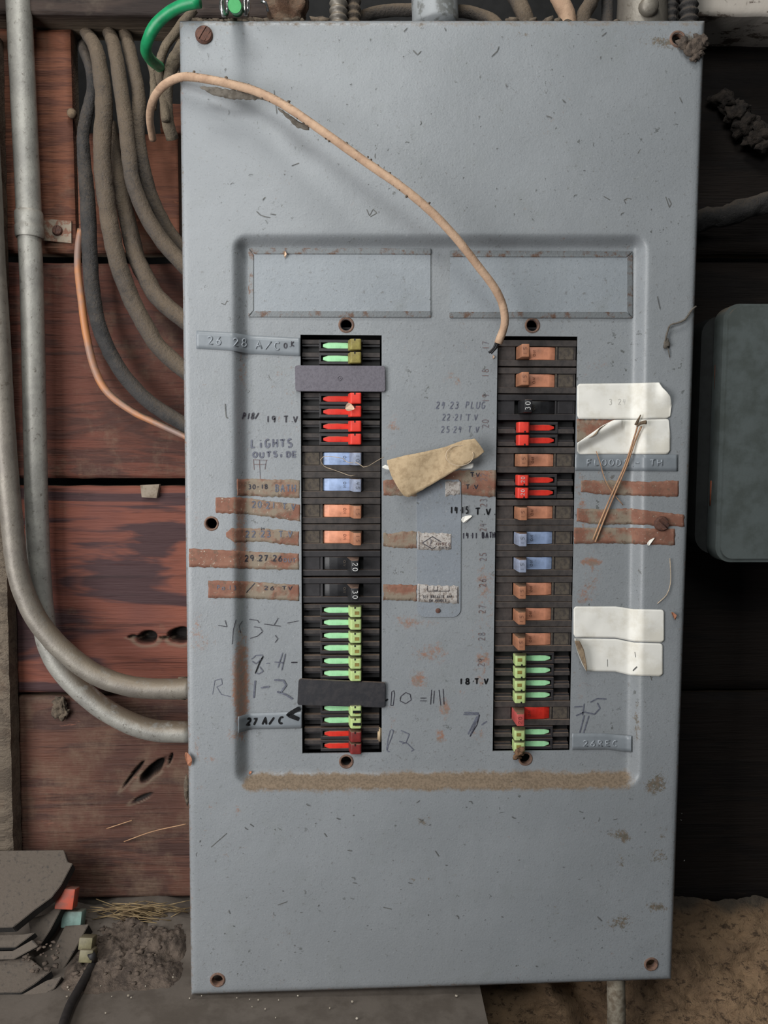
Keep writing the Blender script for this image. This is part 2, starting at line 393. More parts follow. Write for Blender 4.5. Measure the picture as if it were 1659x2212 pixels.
HOLES = [(748, 702, 12), (1150, 703, 12), (457, 1131, 11.5), (748, 1645, 11.5), (1135, 1639, 11.5), (470, 2117, 12), (1407, 2083, 11.5), (1464, 84, 12)]
RUSTM = [(525, 800, 18, 60, .5), (530, 900, 12, 40, .3), (522, 1130, 14, 60, .7), (520, 1190, 22, 40, .6), (520, 1420, 20, 70, .75), (518, 1500, 22, 60, .8), (525, 1560, 12, 60, .5),
         (440, 1000, 30, 50, .25), (430, 1120, 20, 30, .45), (432, 1390, 36, 50, .45), (425, 1330, 14, 30, .4), (452, 1640, 22, 12, .6), (425, 1615, 10, 30, .6), (500, 1590, 20, 20, .4), (455, 1745, 16, 12, .5), (435, 1705, 20, 14, .4), (515, 1750, 10, 14, .7),
         (848, 905, 12, 22, .6), (850, 925, 20, 8, .55), (905, 925, 16, 14, .4), (970, 815, 24, 14, .6), (990, 830, 8, 16, .6), (860, 965, 30, 20, .35), (1050, 1260, 30, 50, .45), (1040, 1350, 30, 90, .35), (930, 1410, 50, 26, .65), (905, 1470, 26, 22, .8), (960, 1530, 18, 30, .7), (950, 1590, 14, 14, .8), (915, 1345, 50, 14, .5), (870, 1340, 30, 20, .45), (850, 1550, 20, 40, .35), (1035, 1590, 22, 20, .55), (1040, 1470, 20, 20, .5), (1045, 1425, 20, 20, .6), (1000, 1495, 20, 12, .5),
         (1280, 1230, 24, 70, .5), (1260, 1290, 18, 30, .6), (1275, 1215, 26, 6, .8), (1300, 1400, 14, 50, .2), (1255, 1490, 14, 30, .45), (1270, 800, 40, 40, .3), (1310, 790, 20, 12, .35), (930, 1060, 60, 10, .5), (1250, 1040, 12, 90, .4), (1262, 1110, 12, 60, .5), (640, 1100, 10, 20, .3), (460, 690, 10, 8, 0.1), (1000, 1680, 450, 6, .3), (895, 1290, 12, 12, .5), (1020, 960, 40, 20, .25), (665, 1690, 20, 6, .6)]
OLIVM = [(1420, 1960, 30, 14, .95), (1345, 1985, 26, 22, .7), (1300, 2000, 60, 12, .5), (1420, 1850, 30, 22, .7), (1340, 1860, 12, 16, .9), (1330, 1800, 30, 16, .7), (1350, 1810, 14, 14, .8), (1430, 1800, 20, 20, .6), (1425, 1690, 22, 34, .8), (1400, 1700, 20, 20, .6), (1375, 1560, 12, 60, .7), (1380, 1350, 10, 50, .5), (1385, 1230, 12, 20, .5), (1200, 1960, 10, 8, .8), (1210, 1980, 16, 10, .6), (1000, 1790, 30, 10, .5), (915, 1775, 22, 12, .8), (1075, 1778, 8, 10, .8), (890, 1900, 10, 6, .8), (980, 1892, 12, 5, .8), (930, 1900, 8, 5, .8), (620, 2015, 18, 14, .7), (485, 1830, 20, 20, .4), (990, 2060, 50, 30, .35), (900, 2080, 16, 14, .45), (1400, 85, 60, 14, .5), (1490, 90, 30, 30, .8), (1440, 95, 30, 12, .8), (490, 200, 30, 8, .6), (1200, 2035, 16, 6, .7),
         (800, 455, 10, 8, .5), (575, 455, 16, 6, .4), (700, 75, 300, 6, .3), (1130, 72, 30, 8, .7), (1360, 430, 20, 10, .5), (1420, 660, 10, 50, .35), (1410, 820, 10, 50, .35)]
def gs(L, px, py): 
    return min(1., sum(a*math.exp(-((px-x)/sx)**2-((py-y)/sy)**2) for x, y, sx, sy, a in L if abs(px-x) < 3*sx and abs(py-y) < 3*sy))
def maskcol(px, py, noedge=False):
    r = gs(RUSTM, px, py); g = gs(OLIVM, px, py)
    e = min(px-outlineL(py), outlineR(py)-px, outB(px)-py, py-45)
    if e < 12 and not noedge: r = max(r, .42*(1-max(0, e)/12)); g = max(g, .55*(1-max(0, e)/12))
    y1 = 1690 - (px-540)*.006
    d = math.exp(-((py-y1)/24.)**2)*1.05 * sm((px-505)/40) * sm((1392-px)/50) * (.95 + .25*noise.noise(Vector((px*.02, py*.05, 0))))
    d += .5*math.exp(-((py-52)/7.)**2)
    return (r, min(1, d), g, 1)

def build_cover():
    # grid lines in a canonical frame; key lines follow the edges of recess and openings
    kx = [outlineL, lambda y: rL(y)-38, rL, lambda y: 649+(y-724)*4/903., lambda y: 824.5+(y-724)*0/903., lambda y: 1075-(y-726)*11/895., lambda y: 1248-(y-726)*17/895., rR, lambda y: rR(y)+38, outlineR]
    ky = [lambda x: 45., lambda x: 502., lambda x: 540., lambda x: 723+(x-650)*4/598., lambda x: 1628-(x-650)*7/598., lambda x: 1666., lambda x: 1704., outB]
    nx = [14, 10, 12, 18, 28, 18, 12, 10, 12]; ny = [46, 10, 20, 90, 5, 10, 46]
    us = []; vs = []
    for i, n in enumerate(nx): us += [(i, k/n) for k in range(n)]
    us.append((8, 1.0))
    for i, n in enumerate(ny): vs += [(i, k/n) for k in range(n)]
    vs.append((6, 1.0))
    # finer rows at the outer border for the rolled edge
    us = us[:1] + [(0, .02), (0, .045)] + us[1:-1] + [(8, .955), (8, .98)] + us[-1:]
    vs = vs[:1] + [(0, .006), (0, .013)] + vs[1:-1] + [(6, .987), (6, .994)] + vs[-1:]
    bm = bmesh.new(); lay = bm.verts.layers.float_color.new('mask')
    G = []; PX = []
    for (i, a) in us:
        colv = []; cp = []
        for (j, b) in vs:
            px, py = 900., 1000.
            for _ in range(4):
                py = lerp(ky[j](px), ky[j+1](px), b); px = lerp(kx[i](py), kx[i+1](py), a)
            d = depth(px, py)
            e = min(px-outlineL(py), outlineR(py)-px, outB(px)-py, py-45)
            r = 9.0
            if e < r: d += (r-math.sqrt(max(0, r*r-(r-e)**2)))*0.00045
            d += .0006*noise.noise(Vector((px*.004, py*.004, 2.)))
            v = bm.verts.new(P(px, py, d)); v[lay] = maskcol(px, py); colv.append(v); cp.append((px, py))
        G.append(colv); PX.append(cp)
    NX, NY = len(us), len(vs)
    def inside(i, j):
        a, b = us[i], vs[j]
        return b[0] == 3 and a[0] in (3, 5)
    dead = set()
    for i in range(NX-1):
        for j in range(NY-1):
            if inside(i, j): dead.add((i, j))
    stitched = []
    for hx, hy, hr in HOLES:
        cells = []
        for i in range(NX-1):
            for j in range(NY-1):
                xs = [PX[a][b][0] for a in (i, i+1) for b in (j, j+1)]; ys = [PX[a][b][1] for a in (i, i+1) for b in (j, j+1)]
                if max(xs) > hx-hr*1.15 and min(xs) < hx+hr*1.15 and max(ys) > hy-hr*1.15 and min(ys) < hy+hr*1.15: cells.append((i, j))
        i0, i1 = min(c[0] for c in cells), max(c[0] for c in cells)+1; j0, j1 = min(c[1] for c in cells), max(c[1] for c in cells)+1
        for i in range(i0, i1):
            for j in range(j0, j1): dead.add((i, j))
        per = [(i, j0) for i in range(i0, i1)] + [(i1, j) for j in range(j0, j1)] + [(i, j1) for i in range(i1, i0, -1)] + [(i0, j) for j in range(j1, j0, -1)]
        stitched.append((hx, hy, hr, per))
    for i in range(NX-1):
        for j in range(NY-1):
            if (i, j) not in dead: bm.faces.new((G[i][j], G[i+1][j], G[i+1][j+1], G[i][j+1]))
    for hx, hy, hr, per in stitched:
        pa = sorted([(math.atan2(PX[i][j][1]-hy, PX[i][j][0]-hx), G[i][j]) for i, j in per], key=lambda t: t[0])
        n = 28; d0 = depth(hx, hy); cv = []
        for k in range(n):
            a = -math.pi + 2*math.pi*(k+.5)/n; v = bm.verts.new(P(hx+hr*math.cos(a), hy+hr*math.sin(a), d0)); v[lay] = maskcol(hx, hy, True); cv.append((a, v))
        allp = pa; ia = ic = 0; na = len(pa)
        while ia < na or ic < n:
            a0 = pa[ia % na]; c0 = cv[ic % n]
            an = pa[(ia+1) % na][0] + (2*math.pi if ia+1 >= na else 0); cn = cv[(ic+1) % n][0] + (2*math.pi if ic+1 >= n else 0)
            if ic >= n or (ia < na and an < cn): 
                f = (a0[1], pa[(ia+1) % na][1], c0[1]); ia += 1
            else:
                f = (a0[1], cv[(ic+1) % n][1], c0[1]); ic += 1
            try: bm.faces.new(f)
            except ValueError: pass
    # border flange, and returned lips around the openings
    def flange(loop, dy, closed=True):
        low = []
        for v in loop: 
            q = bm.verts.new(v.co + Vector((0, dy, 0))); q[lay] = v[lay]; low.append(q)
        n = len(loop)
        for k in range(n if closed else n-1):
            try: bm.faces.new((loop[k], loop[(k+1) % n], low[(k+1) % n], low[k]))
            except ValueError: pass
    per = [G[i][0] for i in range(NX-1)] + [G[NX-1][j] for j in range(NY-1)] + [G[i][NY-1] for i in range(NX-1, 0, -1)] + [G[0][j] for j in range(NY-1, 0, -1)]
    flange(per, .016)
    for kk in (3, 5):
        ii = [i for i in range(NX) if us[i][0] == kk]; i0, i1 = ii[0], ii[-1]+1
        jj = [j for j in range(NY) if vs[j][0] == 3]; j0, j1 = jj[0], jj[-1]+1
        lp = [G[i][j0] for i in range(i0, i1)] + [G[i1][j] for j in range(j0, j1)] + [G[i][j1] for i in range(i1, i0, -1)] + [G[i0][j] for j in range(j1, j0, -1)]
        flange(lp, .0018)
    return pobj('cover', bm, M_enamel, smooth=True, angle=50)
cover = build_cover()

# enclosure box behind the cover
def build_enclosure():
    bm = bmesh.new()
    a = P(404, 62, 0); b = P(1440, 2105, 0)
    x0, x1, z1, z0 = a.x+.004, P(1505, 60, 0).x-.02, a.z, b.z+.004
    x1 = min(x1, P(1452, 2100, 0).x-.004)
    y0, y1 = .0165, .132; t = .002
    box(bm, x0, x1, y1-t, y1, z0, z1)
    box(bm, x0, x0+t, y0, y1-t, z0, z1); box(bm, x1-t, x1, y0, y1-t, z0, z1)
    box(bm, x0+t, x1-t, y0, y1-t, z1-t, z1); box(bm, x0+t, x1-t, y0, y1-t, z0, z0+t)
    e = pobj('enclosure', bm, [M_enamel2])
    bm = bmesh.new()
    p = P(640, 715, .05); q = P(840, 1640, .05); box(bm, p.x, q.x, .050, .056, q.z, p.z)
    p = P(1060, 715, .05); q = P(1260, 1640, .05); box(bm, p.x, q.x, .050, .056, q.z, p.z)
    pobj('bus_rail', bm, M_inside)
    # side walls that turn the space behind the openings into a dark tray
    bm = bmesh.new()
    for l, r_ in ((632, 842), (1048, 1266)):
        p = P(l, 708, .02); q = P(r_, 1650, .02)
        box(bm, p.x, p.x+.002, .0165, .05, q.z, p.z); box(bm, q.x-.002, q.x, .0165, .05, q.z, p.z)
        box(bm, p.x+.002, q.x-.002, .0165, .05, p.z-.002, p.z); box(bm, p.x+.002, q.x-.002, .0165, .05, q.z, q.z+.002)
    pobj('breaker_tray', bm, M_inside)
build_enclosure()

for hx, hy, hr in HOLES:
    bm = bmesh.new(); d = depth(hx, hy); k = mpp(d)
    lathe(bm, P(hx, hy, d), (0, -1, 0), [(hr*k*1.0, -.006), (hr*k, .0002), (hr*k*1.08, .0009), (hr*k*1.3, .0008), (hr*k*1.46, -.0003)], 32)
    pobj('screw_hole_rim', bm, M_rust2, smooth=True)['label'] = 'rusty raised rim around a screw hole'
def screw(px, py, rpx, dome, slot, parent, name='screw', d=None, mat=M_rustscrew):
    d = depth(px, py) if d is None else d; k = mpp(d)*rpx; bm = bmesh.new(); c = P(px, py, d)
    lathe(bm, c, (0, -1, 0), [(k, -.0002), (k, dome*.35), (k*.86, dome*.8), (k*.5, dome), (0, dome*1.02)], 28)
    if slot is not None:
        a = slot; u = Vector((math.cos(a), 0, math.sin(a))); v = Vector((-math.sin(a), 0, math.cos(a))); wv = Vector((0, -1, 0))
        # slot: two raised lips either side leave a groove
        for s in (-1, 1):
            q = [c + u*x + v*(s*y) + wv*z for x, y, z in ((-k*.8, k*.10, dome*.85), (k*.8, k*.10, dome*.85), (k*.66, k*.55, dome*.9), (-k*.66, k*.55, dome*.9), (-k*.8, k*.10, dome*1.25), (k*.8, k*.10, dome*1.25), (k*.62, k*.52, dome*1.02), (-k*.62, k*.52, dome*1.02))]
            vv = [bm.verts.new(t) for t in q]
            for f in ((0, 1, 2, 3), (4, 5, 6, 7), (0, 1, 5, 4), (1, 2, 6, 5), (2, 3, 7, 6), (3, 0, 4, 7)): bm.faces.new([vv[t] for t in f])
    return pobj(name, bm, mat, parent, smooth=True, angle=30)
screw(441, 76, 18, .0035, math.radians(58), panel)['label'] = 'rusty slotted screw in the top left corner'
screw(1428, 1131, 16.5, .0045, math.radians(-42), panel)['label'] = 'rusty slotted screw at the right edge'

# sheet between an upper and a lower pixel curve, following the cover
def interp(pts, x):
    for (x0, y0), (x1, y1) in zip(pts, pts[1:]):
        if x <= x1 or (x1, y1) == pts[-1]: return lerp(y0, y1, (x-x0)/(x1-x0) if x1 != x0 else 0)
def sheet(top, bot, off=.0005, nx=40, ny=6, thick=.0003, lift=None, rag=0, mask=None, mi=0, side=0, edge=None):
    bm = bmesh.new(); lay = bm.verts.layers.float_color.new('mask')
    x0, x1 = top[0][0], top[-1][0]; A = []; B = []
    for i in range(nx+1):
        a = []; b = []
        for j in range(ny+1):
            x = lerp(x0, x1, i/nx); yt, yb = interp(top, x), interp(bot, x)
            if rag:
                yt += rag*noise.noise(Vector((x*.13, yt*.01, 1))) ; yb += rag*noise.noise(Vector((x*.13, yb*.01, 5)))
            y = lerp(yt, yb, j/ny); xx = x
            if edge and i in (0, nx): xx += edge*noise.noise(Vector((y*.2, x, 3)))
            d = depth(xx, y) - off - (lift(xx, y) if lift else 0)
            v = bm.verts.new(P(xx, y, d)); u = bm.verts.new(P(xx, y, d)+Vector((0, thick, 0)))
            mc = mask(xx, y) if mask else (0, 0, 0, 1); v[lay] = mc; u[lay] = mc; a.append(v); b.append(u)
        A.append(a); B.append(b)
    for i in range(nx):
        for j in range(ny):
            f = bm.faces.new((A[i][j], A[i+1][j], A[i+1][j+1], A[i][j+1])); f.material_index = mi; f.smooth = True
            f = bm.faces.new((B[i][j], B[i][j+1], B[i+1][j+1], B[i+1][j])); f.material_index = mi
    for i in range(nx):
        bm.faces.new((A[i][0], B[i][0], B[i+1][0], A[i+1][0])); bm.faces.new((A[i][ny], A[i+1][ny], B[i+1][ny], B[i][ny]))
    for j in range(ny):
        bm.faces.new((A[0][j], A[0][j+1], B[0][j+1], B[0][j])); bm.faces.new((A[nx][j], B[nx][j], B[nx][j+1], A[nx][j+1]))
    return bm

# card holders
def holder(x0, x1, yt, yb, open_side, lab):
    th = .0022; b = 13
    q = P((x0+x1)/2, yb, RD)
    e = bpy.data.objects.new('card_holder', None); COL.objects.link(e); e.parent = panel; e.location = q - panel.location; e['label'] = lab
    def bar(pts, name):
        bm = bmesh.new()
        a = [bm.verts.new(P(x, y, RD-th+dd)) for x, y, dd in pts]; c = [bm.verts.new(P(x, y, RD-.0002)) for x, y, dd in pts]
        bm.faces.new(a); bm.faces.new(c[::-1])
        for i in range(4): bm.faces.new((a[i], c[i], c[(i+1) % 4], a[(i+1) % 4]))
        bmesh.ops.recalc_face_normals(bm, faces=bm.faces)
        bmesh.ops.bevel(bm, geom=list(bm.edges), offset=.0006, segments=2, affect='EDGES')
        o = pobj(name, bm, M_frame, e, smooth=True, angle=40)
    L = b if open_side == 'right' else 0; Rr = b if open_side == 'left' else 0
    k = .0006
    bar([(x0, yt, k), (x1, yt+2, k), (x1-Rr, yt+b+2, 0), (x0+L, yt+b+1, 0)], 'frame_rail')
    bar([(x0+L, yb-b, 0), (x1-Rr, yb-b, 0), (x1, yb+1, k), (x0, yb, k)], 'frame_rail')
    if open_side == 'right': bar([(x0, yt+1, k), (x0+b-1, yt+b+2, 0), (x0+b-1, yb-b-1, 0), (x0, yb-1, k)], 'frame_rail')
    else: bar([(x1, yt+3, k), (x1-b+1, yt+b+3, 0), (x1-b+1, yb-b-1, 0), (x1, yb, k)], 'frame_rail')
    bm = bmesh.new(); g = 9
    a = [P(x0+(g if open_side == 'right' else 1), yt+g, RD-.0012), P(x1-(g if open_side == 'left' else 1), yt+g, RD-.0012), P(x1-(g if open_side == 'left' else 1), yb-g, RD-.0012), P(x0+(g if open_side == 'right' else 1), yb-g, RD-.0012)]
    f = bm.faces.new([bm.verts.new(p) for p in a]); r = bmesh.ops.extrude_face_region(bm, geom=[f])
    bmesh.ops.translate(bm, verts=[v for v in r['geom'] if isinstance(v, bmesh.types.BMVert)], vec=(0, .0008, 0))
    pobj('card_plate', bm, M_enamel_lt, e)
holder(536, 931, 535, 685, 'right', 'left card holder, its metal frame open at the right end')
holder(971, 1367, 541, 687, 'left', 'right card holder, its metal frame open at the left end')

# ---------------------------------------------------------------- stroke lettering
def arc(cx, cy, rx, ry, a0, a1, n=10): return [(cx+rx*math.cos(math.radians(lerp(a0, a1, i/n))), cy+ry*math.sin(math.radians(lerp(a0, a1, i/n)))) for i in range(n+1)]
G_ = {
 '0': [arc(.5, .5, .38, .5, 90, 450, 18)], '1': [[(.5, 1), (.48, 0)]], '2': [arc(.45, .74, .35, .26, 160, -40, 8)+[(.1, 0), (.9, .02)]],
 '3': [arc(.4, .76, .35, .24, 130, -80, 8)+arc(.4, .27, .42, .27, 80, -130, 9)], '4': [[(.3, 1), (.1, .45), (.8, .5)], [(.7, .95), (.6, 0)]],
 '5': [[(.85, 1), (.3, 1), (.22, .58)]+arc(.42, .3, .4, .3, 100, -140, 9)], '6': [[(.75, 1), (.3, .6)]+arc(.48, .28, .34, .28, 160, -200, 14)],
 '7': [[(.1, .95), (.85, 1), (.35, 0)]], '8': [arc(.5, .75, .28, .24, 270, -90, 12)+arc(.5, .26, .36, .26, 90, 450, 12)], '9': [arc(.45, .72, .32, .27, 0, 360, 12)+[(.77, .7), (.6, 0)]],
 'A': [[(.05, 0), (.5, 1), (.92, 0)], [(.2, .4), (.8, .4)]], 'B': [[(.15, 0), (.15, 1)]+arc(.3, .76, .42, .24, 90, -90, 7)+arc(.3, .26, .5, .26, 90, -90, 7)+[(.15, 0)]],
 'C': [arc(.52, .5, .42, .5, 50, 310, 12)], 'D': [[(.15, 0), (.15, 1)]+arc(.3, .5, .55, .5, 90, -90, 9)+[(.15, 0)]], 'E': [[(.85, 1), (.15, 1), (.15, 0), (.85, 0)], [(.15, .5), (.7, .5)]],
 'F': [[(.85, 1), (.15, 1), (.15, 0)], [(.15, .5), (.7, .5)]], 'G': [arc(.5, .5, .42, .5, 50, 330, 12)+[(.88, .45), (.55, .45)]], 'H': [[(.12, 1), (.12, 0)], [(.88, 1), (.88, 0)], [(.12, .5), (.88, .52)]],
 'I': [[(.5, .72), (.5, 0)]], 'K': [[(.15, 1), (.15, 0)], [(.85, .95), (.15, .45), (.9, 0)]], 'L': [[(.2, 1), (.15, .02), (.8, .05)]], 'M': [[(.05, 0), (.15, 1), (.5, .4), (.85, 1), (.95, 0)]], 'N': [[(.1, 0), (.12, 1), (.85, 0), (.88, 1)]],
 'O': [arc(.5, .5, .42, .48, 80, 440, 16)], 'P': [[(.15, 0), (.2, 1)]+arc(.35, .74, .42, .26, 90, -90, 8)+[(.18, .5)]], 'R': [[(.15, 0), (.15, 1)]+arc(.3, .75, .45, .25, 90, -90, 8)+[(.15, .5), (.85, 0)]],
 'S': [arc(.5, .75, .34, .25, 40, 270, 9)+arc(.48, .25, .36, .25, 90, -140, 9)], 'T': [[(.05, .95), (.95, 1)], [(.5, .98), (.47, 0)]], 'U': [[(.12, 1)]+arc(.5, .35, .38, .35, 180, 360, 9)+[(.88, 1)]],
 'V': [[(.08, .95), (.45, 0), (.92, 1)]], 'W': [[(.05, 1), (.25, 0), (.5, .8), (.75, 0), (.95, 1)]], 'Y': [[(.1, 1), (.5, .5), (.9, 1)], [(.5, .5), (.45, 0)]], 'Z': [[(.1, 1), (.9, 1), (.1, 0), (.9, 0)]],
 'i': [[(.5, .62), (.5, 0)], [(.5, .85), (.5, .92)]], 'n': [[(.15, 0), (.15, .6)], [(.15, .45)]+arc(.45, .4, .3, .22, 150, 0, 6)+[(.75, 0)]], 's': [arc(.5, .48, .26, .15, 40, 270, 7)+arc(.48, .18, .28, .17, 90, -140, 7)],
 'c': [arc(.5, .32, .34, .31, 50, 310, 9)], 'o': [arc(.5, .32, .36, .31, 80, 440, 12)], 'd': [arc(.42, .3, .32, .3, 20, 380, 12), [(.76, 1), (.76, 0)]], 't': [[(.45, .95), (.45, 0)], [(.1, .6), (.85, .6)]],
 '-': [[(.15, .48), (.85, .5)]], '/': [[(.1, 0), (.95, 1.02)]], '.': [[(.42, .04), (.55, .08)]], '*': [[(.4, .5), (.55, .52)]], "'": [[(.55, 1.1), (.5, .85)]], '<': [[(.95, 1), (.1, .5), (.95, 0)]], ',': [[(.5, .1), (.35, -.2)]], '=': [[(.1, .3), (.9, .3)], [(.15, .6), (.85, .62)]], '+': [[(.5, .9), (.5, .1)], [(.1, .5), (.9, .5)]],
}
def layout(text, x, y, h, adv, wid=None, slant=0, slope=0, jit=0, rot=0):
    out = []; cx = 0; wd = wid or adv*.72
    for ch in text:
        if ch != ' ':
            for st in G_[ch]:
                ln = []
                jx, jy = R.uniform(-jit, jit), R.uniform(-jit, jit)
                for a, b in st:
                    lx = cx + a*wd + b*h*slant + jx; ly = b*h + jy + slope*cx
                    c, s = math.cos(math.radians(rot)), math.sin(math.radians(rot))
                    ln.append((x + lx*c - ly*s*1, y - (lx*s + ly*c)))
                out.append(ln)
        cx += adv*(.55 if ch in ".*'," else 1)
    return out
def ribbon(bm, pts, wpx, f, mi=0):                 # f maps a pixel to a surface point
    # resample
    q = [pts[0]]
    for a, b in zip(pts, pts[1:]):
        L = math.hypot(b[0]-a[0], b[1]-a[1]); n = max(1, int(L/2.5))
        for k in range(1, n+1): q.append((lerp(a[0], b[0], k/n), lerp(a[1], b[1], k/n)))
    lo = []; hi = []
    for i, p in enumerate(q):
        a, b = q[max(0, i-1)], q[min(len(q)-1, i+1)]; dx, dy = b[0]-a[0], b[1]-a[1]; L = math.hypot(dx, dy) or 1
        nx, ny = -dy/L, dx/L; w_ = wpx/2*(.78 if i in (0, len(q)-1) else 1)*(1+.18*noise.noise(Vector((p[0]*.2, p[1]*.2, 0))))
        lo.append(bm.verts.new(f(p[0]+nx*w_, p[1]+ny*w_))); hi.append(bm.verts.new(f(p[0]-nx*w_, p[1]-ny*w_)))
    for i in range(len(q)-1):
        fc = bm.faces.new((lo[i], lo[i+1], hi[i+1], hi[i])); fc.material_index = mi
OFF = [.00045]
def write(text, x, y, h, adv, w, mat=M_ink, parent=None, off=None, name='handwriting', f=None, **k):
    bm = bmesh.new(); o_ = OFF[0] if off is None else off
    for st in layout(text, x, y, h, adv, **k): ribbon(bm, st, w, f or (lambda a, b: surf(a, b, o_)))
    return pobj(name, bm, mat, parent)
def strokes(lines, w, mat=M_ink, parent=None, off=.00045, name='handwriting'):
    bm = bmesh.new()
    for st in lines: ribbon(bm, st, w, lambda a, b: surf(a, b, off))
    return pobj(name, bm, mat, parent)
J = 0.5
write('P18/', 523, 905, 13, 9, 2.6, slant=.2, jit=J); write('19 T.V', 574, 912, 13, 13, 2.6, jit=J)
write('LiGHTS', 542, 966, 17, 15.5, 4.0, M_inkf, jit=1); write('OUTSiDE', 546, 987, 11, 14.2, 3.8, M_inkf, jit=1)
strokes([[(547, 992), (549, 1015)], [(547, 993), (578, 994)], [(560, 993), (562, 1034)], [(575, 994), (572, 1014)], [(548, 1003), (574, 1003)]], 1.2, M_inkr)
write('24*23 PLUG', 941, 882, 14, 11.5, 2.2, M_inkf, slant=.15, jit=J); write("22*21'T.V", 954, 908, 13, 10.5, 2.2, M_inkf, slant=.1, jit=J); write('25*24 T.V', 952, 934, 13, 10.5, 2.2, M_inkf, slant=.1, jit=J)
write('T.V.', 1027, 1112, 14, 14.5, 3.0, M_inkb, jit=J)
write('14*11 BATH', 999, 1163, 12, 7.6, 2.4, M_ink, jit=J, slope=.02)
write('18*T.V', 992, 1478, 12, 13, 3.2, M_inkb, jit=J)
strokes([[(846, 1494), (851, 1492), (852, 1500), (849, 1524), (844, 1524), (846, 1494)], [(866, 1504), (876, 1496), (886, 1500), (888, 1512), (876, 1520), (864, 1514), (866, 1504)], [(908, 1508), (921, 1508)], [(907, 1514), (922, 1514)], [(932, 1490), (930, 1522)], [(938, 1492), (936, 1520)], [(948, 1490), (952, 1524)], [(957, 1488), (959, 1522)]], 1.5, M_ink)['label'] = 'large faded handwritten 10 - 11'
strokes([[(845, 1576), (850, 1578), (846, 1592), (838, 1612), (836, 1622), (842, 1624)], [(843, 1577), (838, 1596), (835, 1620)], [(866, 1578), (884, 1586), (877, 1604), (868, 1607)], [(862, 1601), (880, 1606), (894, 1620), (888, 1623)]], 2.0, M_inkf)
strokes([[(1001, 1543), (1035, 1543)], [(1003, 1539), (1034, 1540)], [(1034, 1545), (1016, 1588)], [(1030, 1548), (1011, 1586)], [(1040, 1566), (1052, 1558)]], 3.0, M_inkf); strokes([[(1036, 1544), (1030, 1566), (1015, 1591)]], 2.2, M_ink)
strokes([[(1240, 1527), (1258, 1526)], [(1275, 1517), (1290, 1509), (1310, 1510)], [(1290, 1518), (1296, 1530), (1284, 1543), (1262, 1538), (1244, 1546)], [(1262, 1545), (1252, 1583)], [(1272, 1546), (1260, 1584)], [(1262, 1520), (1258, 1545)]], 2.6, M_inkf)
strokes([[(471, 1351), (490, 1354), (486, 1340)], [(510, 1338), (504, 1360), (501, 1392)], [(524, 1341), (517, 1352), (520, 1367)], [(538, 1338), (556, 1340), (560, 1346)], [(548, 1354), (562, 1356), (567, 1364), (556, 1374), (540, 1379)], [(570, 1348), (606, 1353)], [(601, 1335), (592, 1350)], [(620, 1346), (645, 1341)], [(594, 1372), (600, 1380), (594, 1388)]], 1.3, M_ink)
strokes([[(543, 1424), (552, 1416), (566, 1415), (568, 1420), (552, 1434), (544, 1428)], [(560, 1440), (568, 1450), (558, 1456), (551, 1452)], [(575, 1433), (582, 1433)], [(592, 1430), (612, 1432)], [(610, 1410), (600, 1442)], [(616, 1412), (608, 1448)]], 2.0, M_inkf); strokes([[(568, 1418), (561, 1430), (551, 1455)]], 2.6, M_inkb); strokes([[(629, 1431), (642, 1431)]], 2.6, M_ink)
strokes([[(551, 1470), (548, 1508)], [(563, 1486), (582, 1483)], [(592, 1469), (612, 1470), (618, 1480), (606, 1496)], [(598, 1494), (616, 1500), (632, 1510)]], 3.6, M_inkf)
strokes([[(459, 1500), (464, 1470), (478, 1466), (480, 1478), (468, 1484), (478, 1500), (498, 1505)]], 1.4, M_inkf)
strokes([[(833, 1514), (838, 1510)]], 4, M_inkb)
for t, x, y in (('17', 1056, 755), ('18', 1055, 815), ('19', 1056, 869), ('20', 1055, 924), ('22', 1052, 1040), ('23', 1051, 1095), ('24', 1050, 1148), ('25', 1050, 1212), ('26', 1049, 1268), ('27', 1048, 1325), ('28', 1047, 1384), ('29', 1046, 1440)):
    write(t, x, y, 14, 10.5, 1.5, M_inkr, name='stamped_number', rot=90)
# scratches and chips in the paint
SC = [[(554, 456), (562, 464), (572, 468), (584, 470)], [(584, 462), (596, 464)], [(792, 452), (798, 466), (806, 452), (814, 460), (800, 468)], [(1352, 336), (1359, 355), (1366, 350), (1384, 322)], [(1078, 100), (1074, 110), (1062, 122)], [(1352, 440), (1348, 432), (1356, 428), (1364, 430)], [(1438, 425), (1446, 448), (1450, 440), (1444, 428)],
      [(478, 655), (486, 658), (490, 650), (493, 652)], [(592, 195), (598, 245)], [(630, 358), (646, 352)], [(486, 872), (488, 900), (492, 904)], [(940, 1838), (948, 1850)], [(456, 1830), (490, 1800)], [(600, 1955), (620, 1948)], [(828, 1960), (846, 1964)], [(880, 60), (872, 68)], [(1420, 640), (1426, 668)], [(892, 40+68), (902, 118), (910, 110)], [(1180, 250), (1192, 254)], [(1468, 210), (1474, 222)], [(1304, 424), (1318, 432)],
      [(1400, 1445), (1408, 1470)], [(1290, 1980), (1300, 1990)], [(700, 1800), (706, 1808)], [(540, 1780), (548, 1786)], [(1300, 78), (1310, 70)], [(960, 60), (964, 66)], [(1215, 215), (1222, 222)]]
strokes(SC, 1.8, M_scr, name='paint_scratches')['kind'] = 'stuff'
rr_ = random.Random(5); bm = bmesh.new()
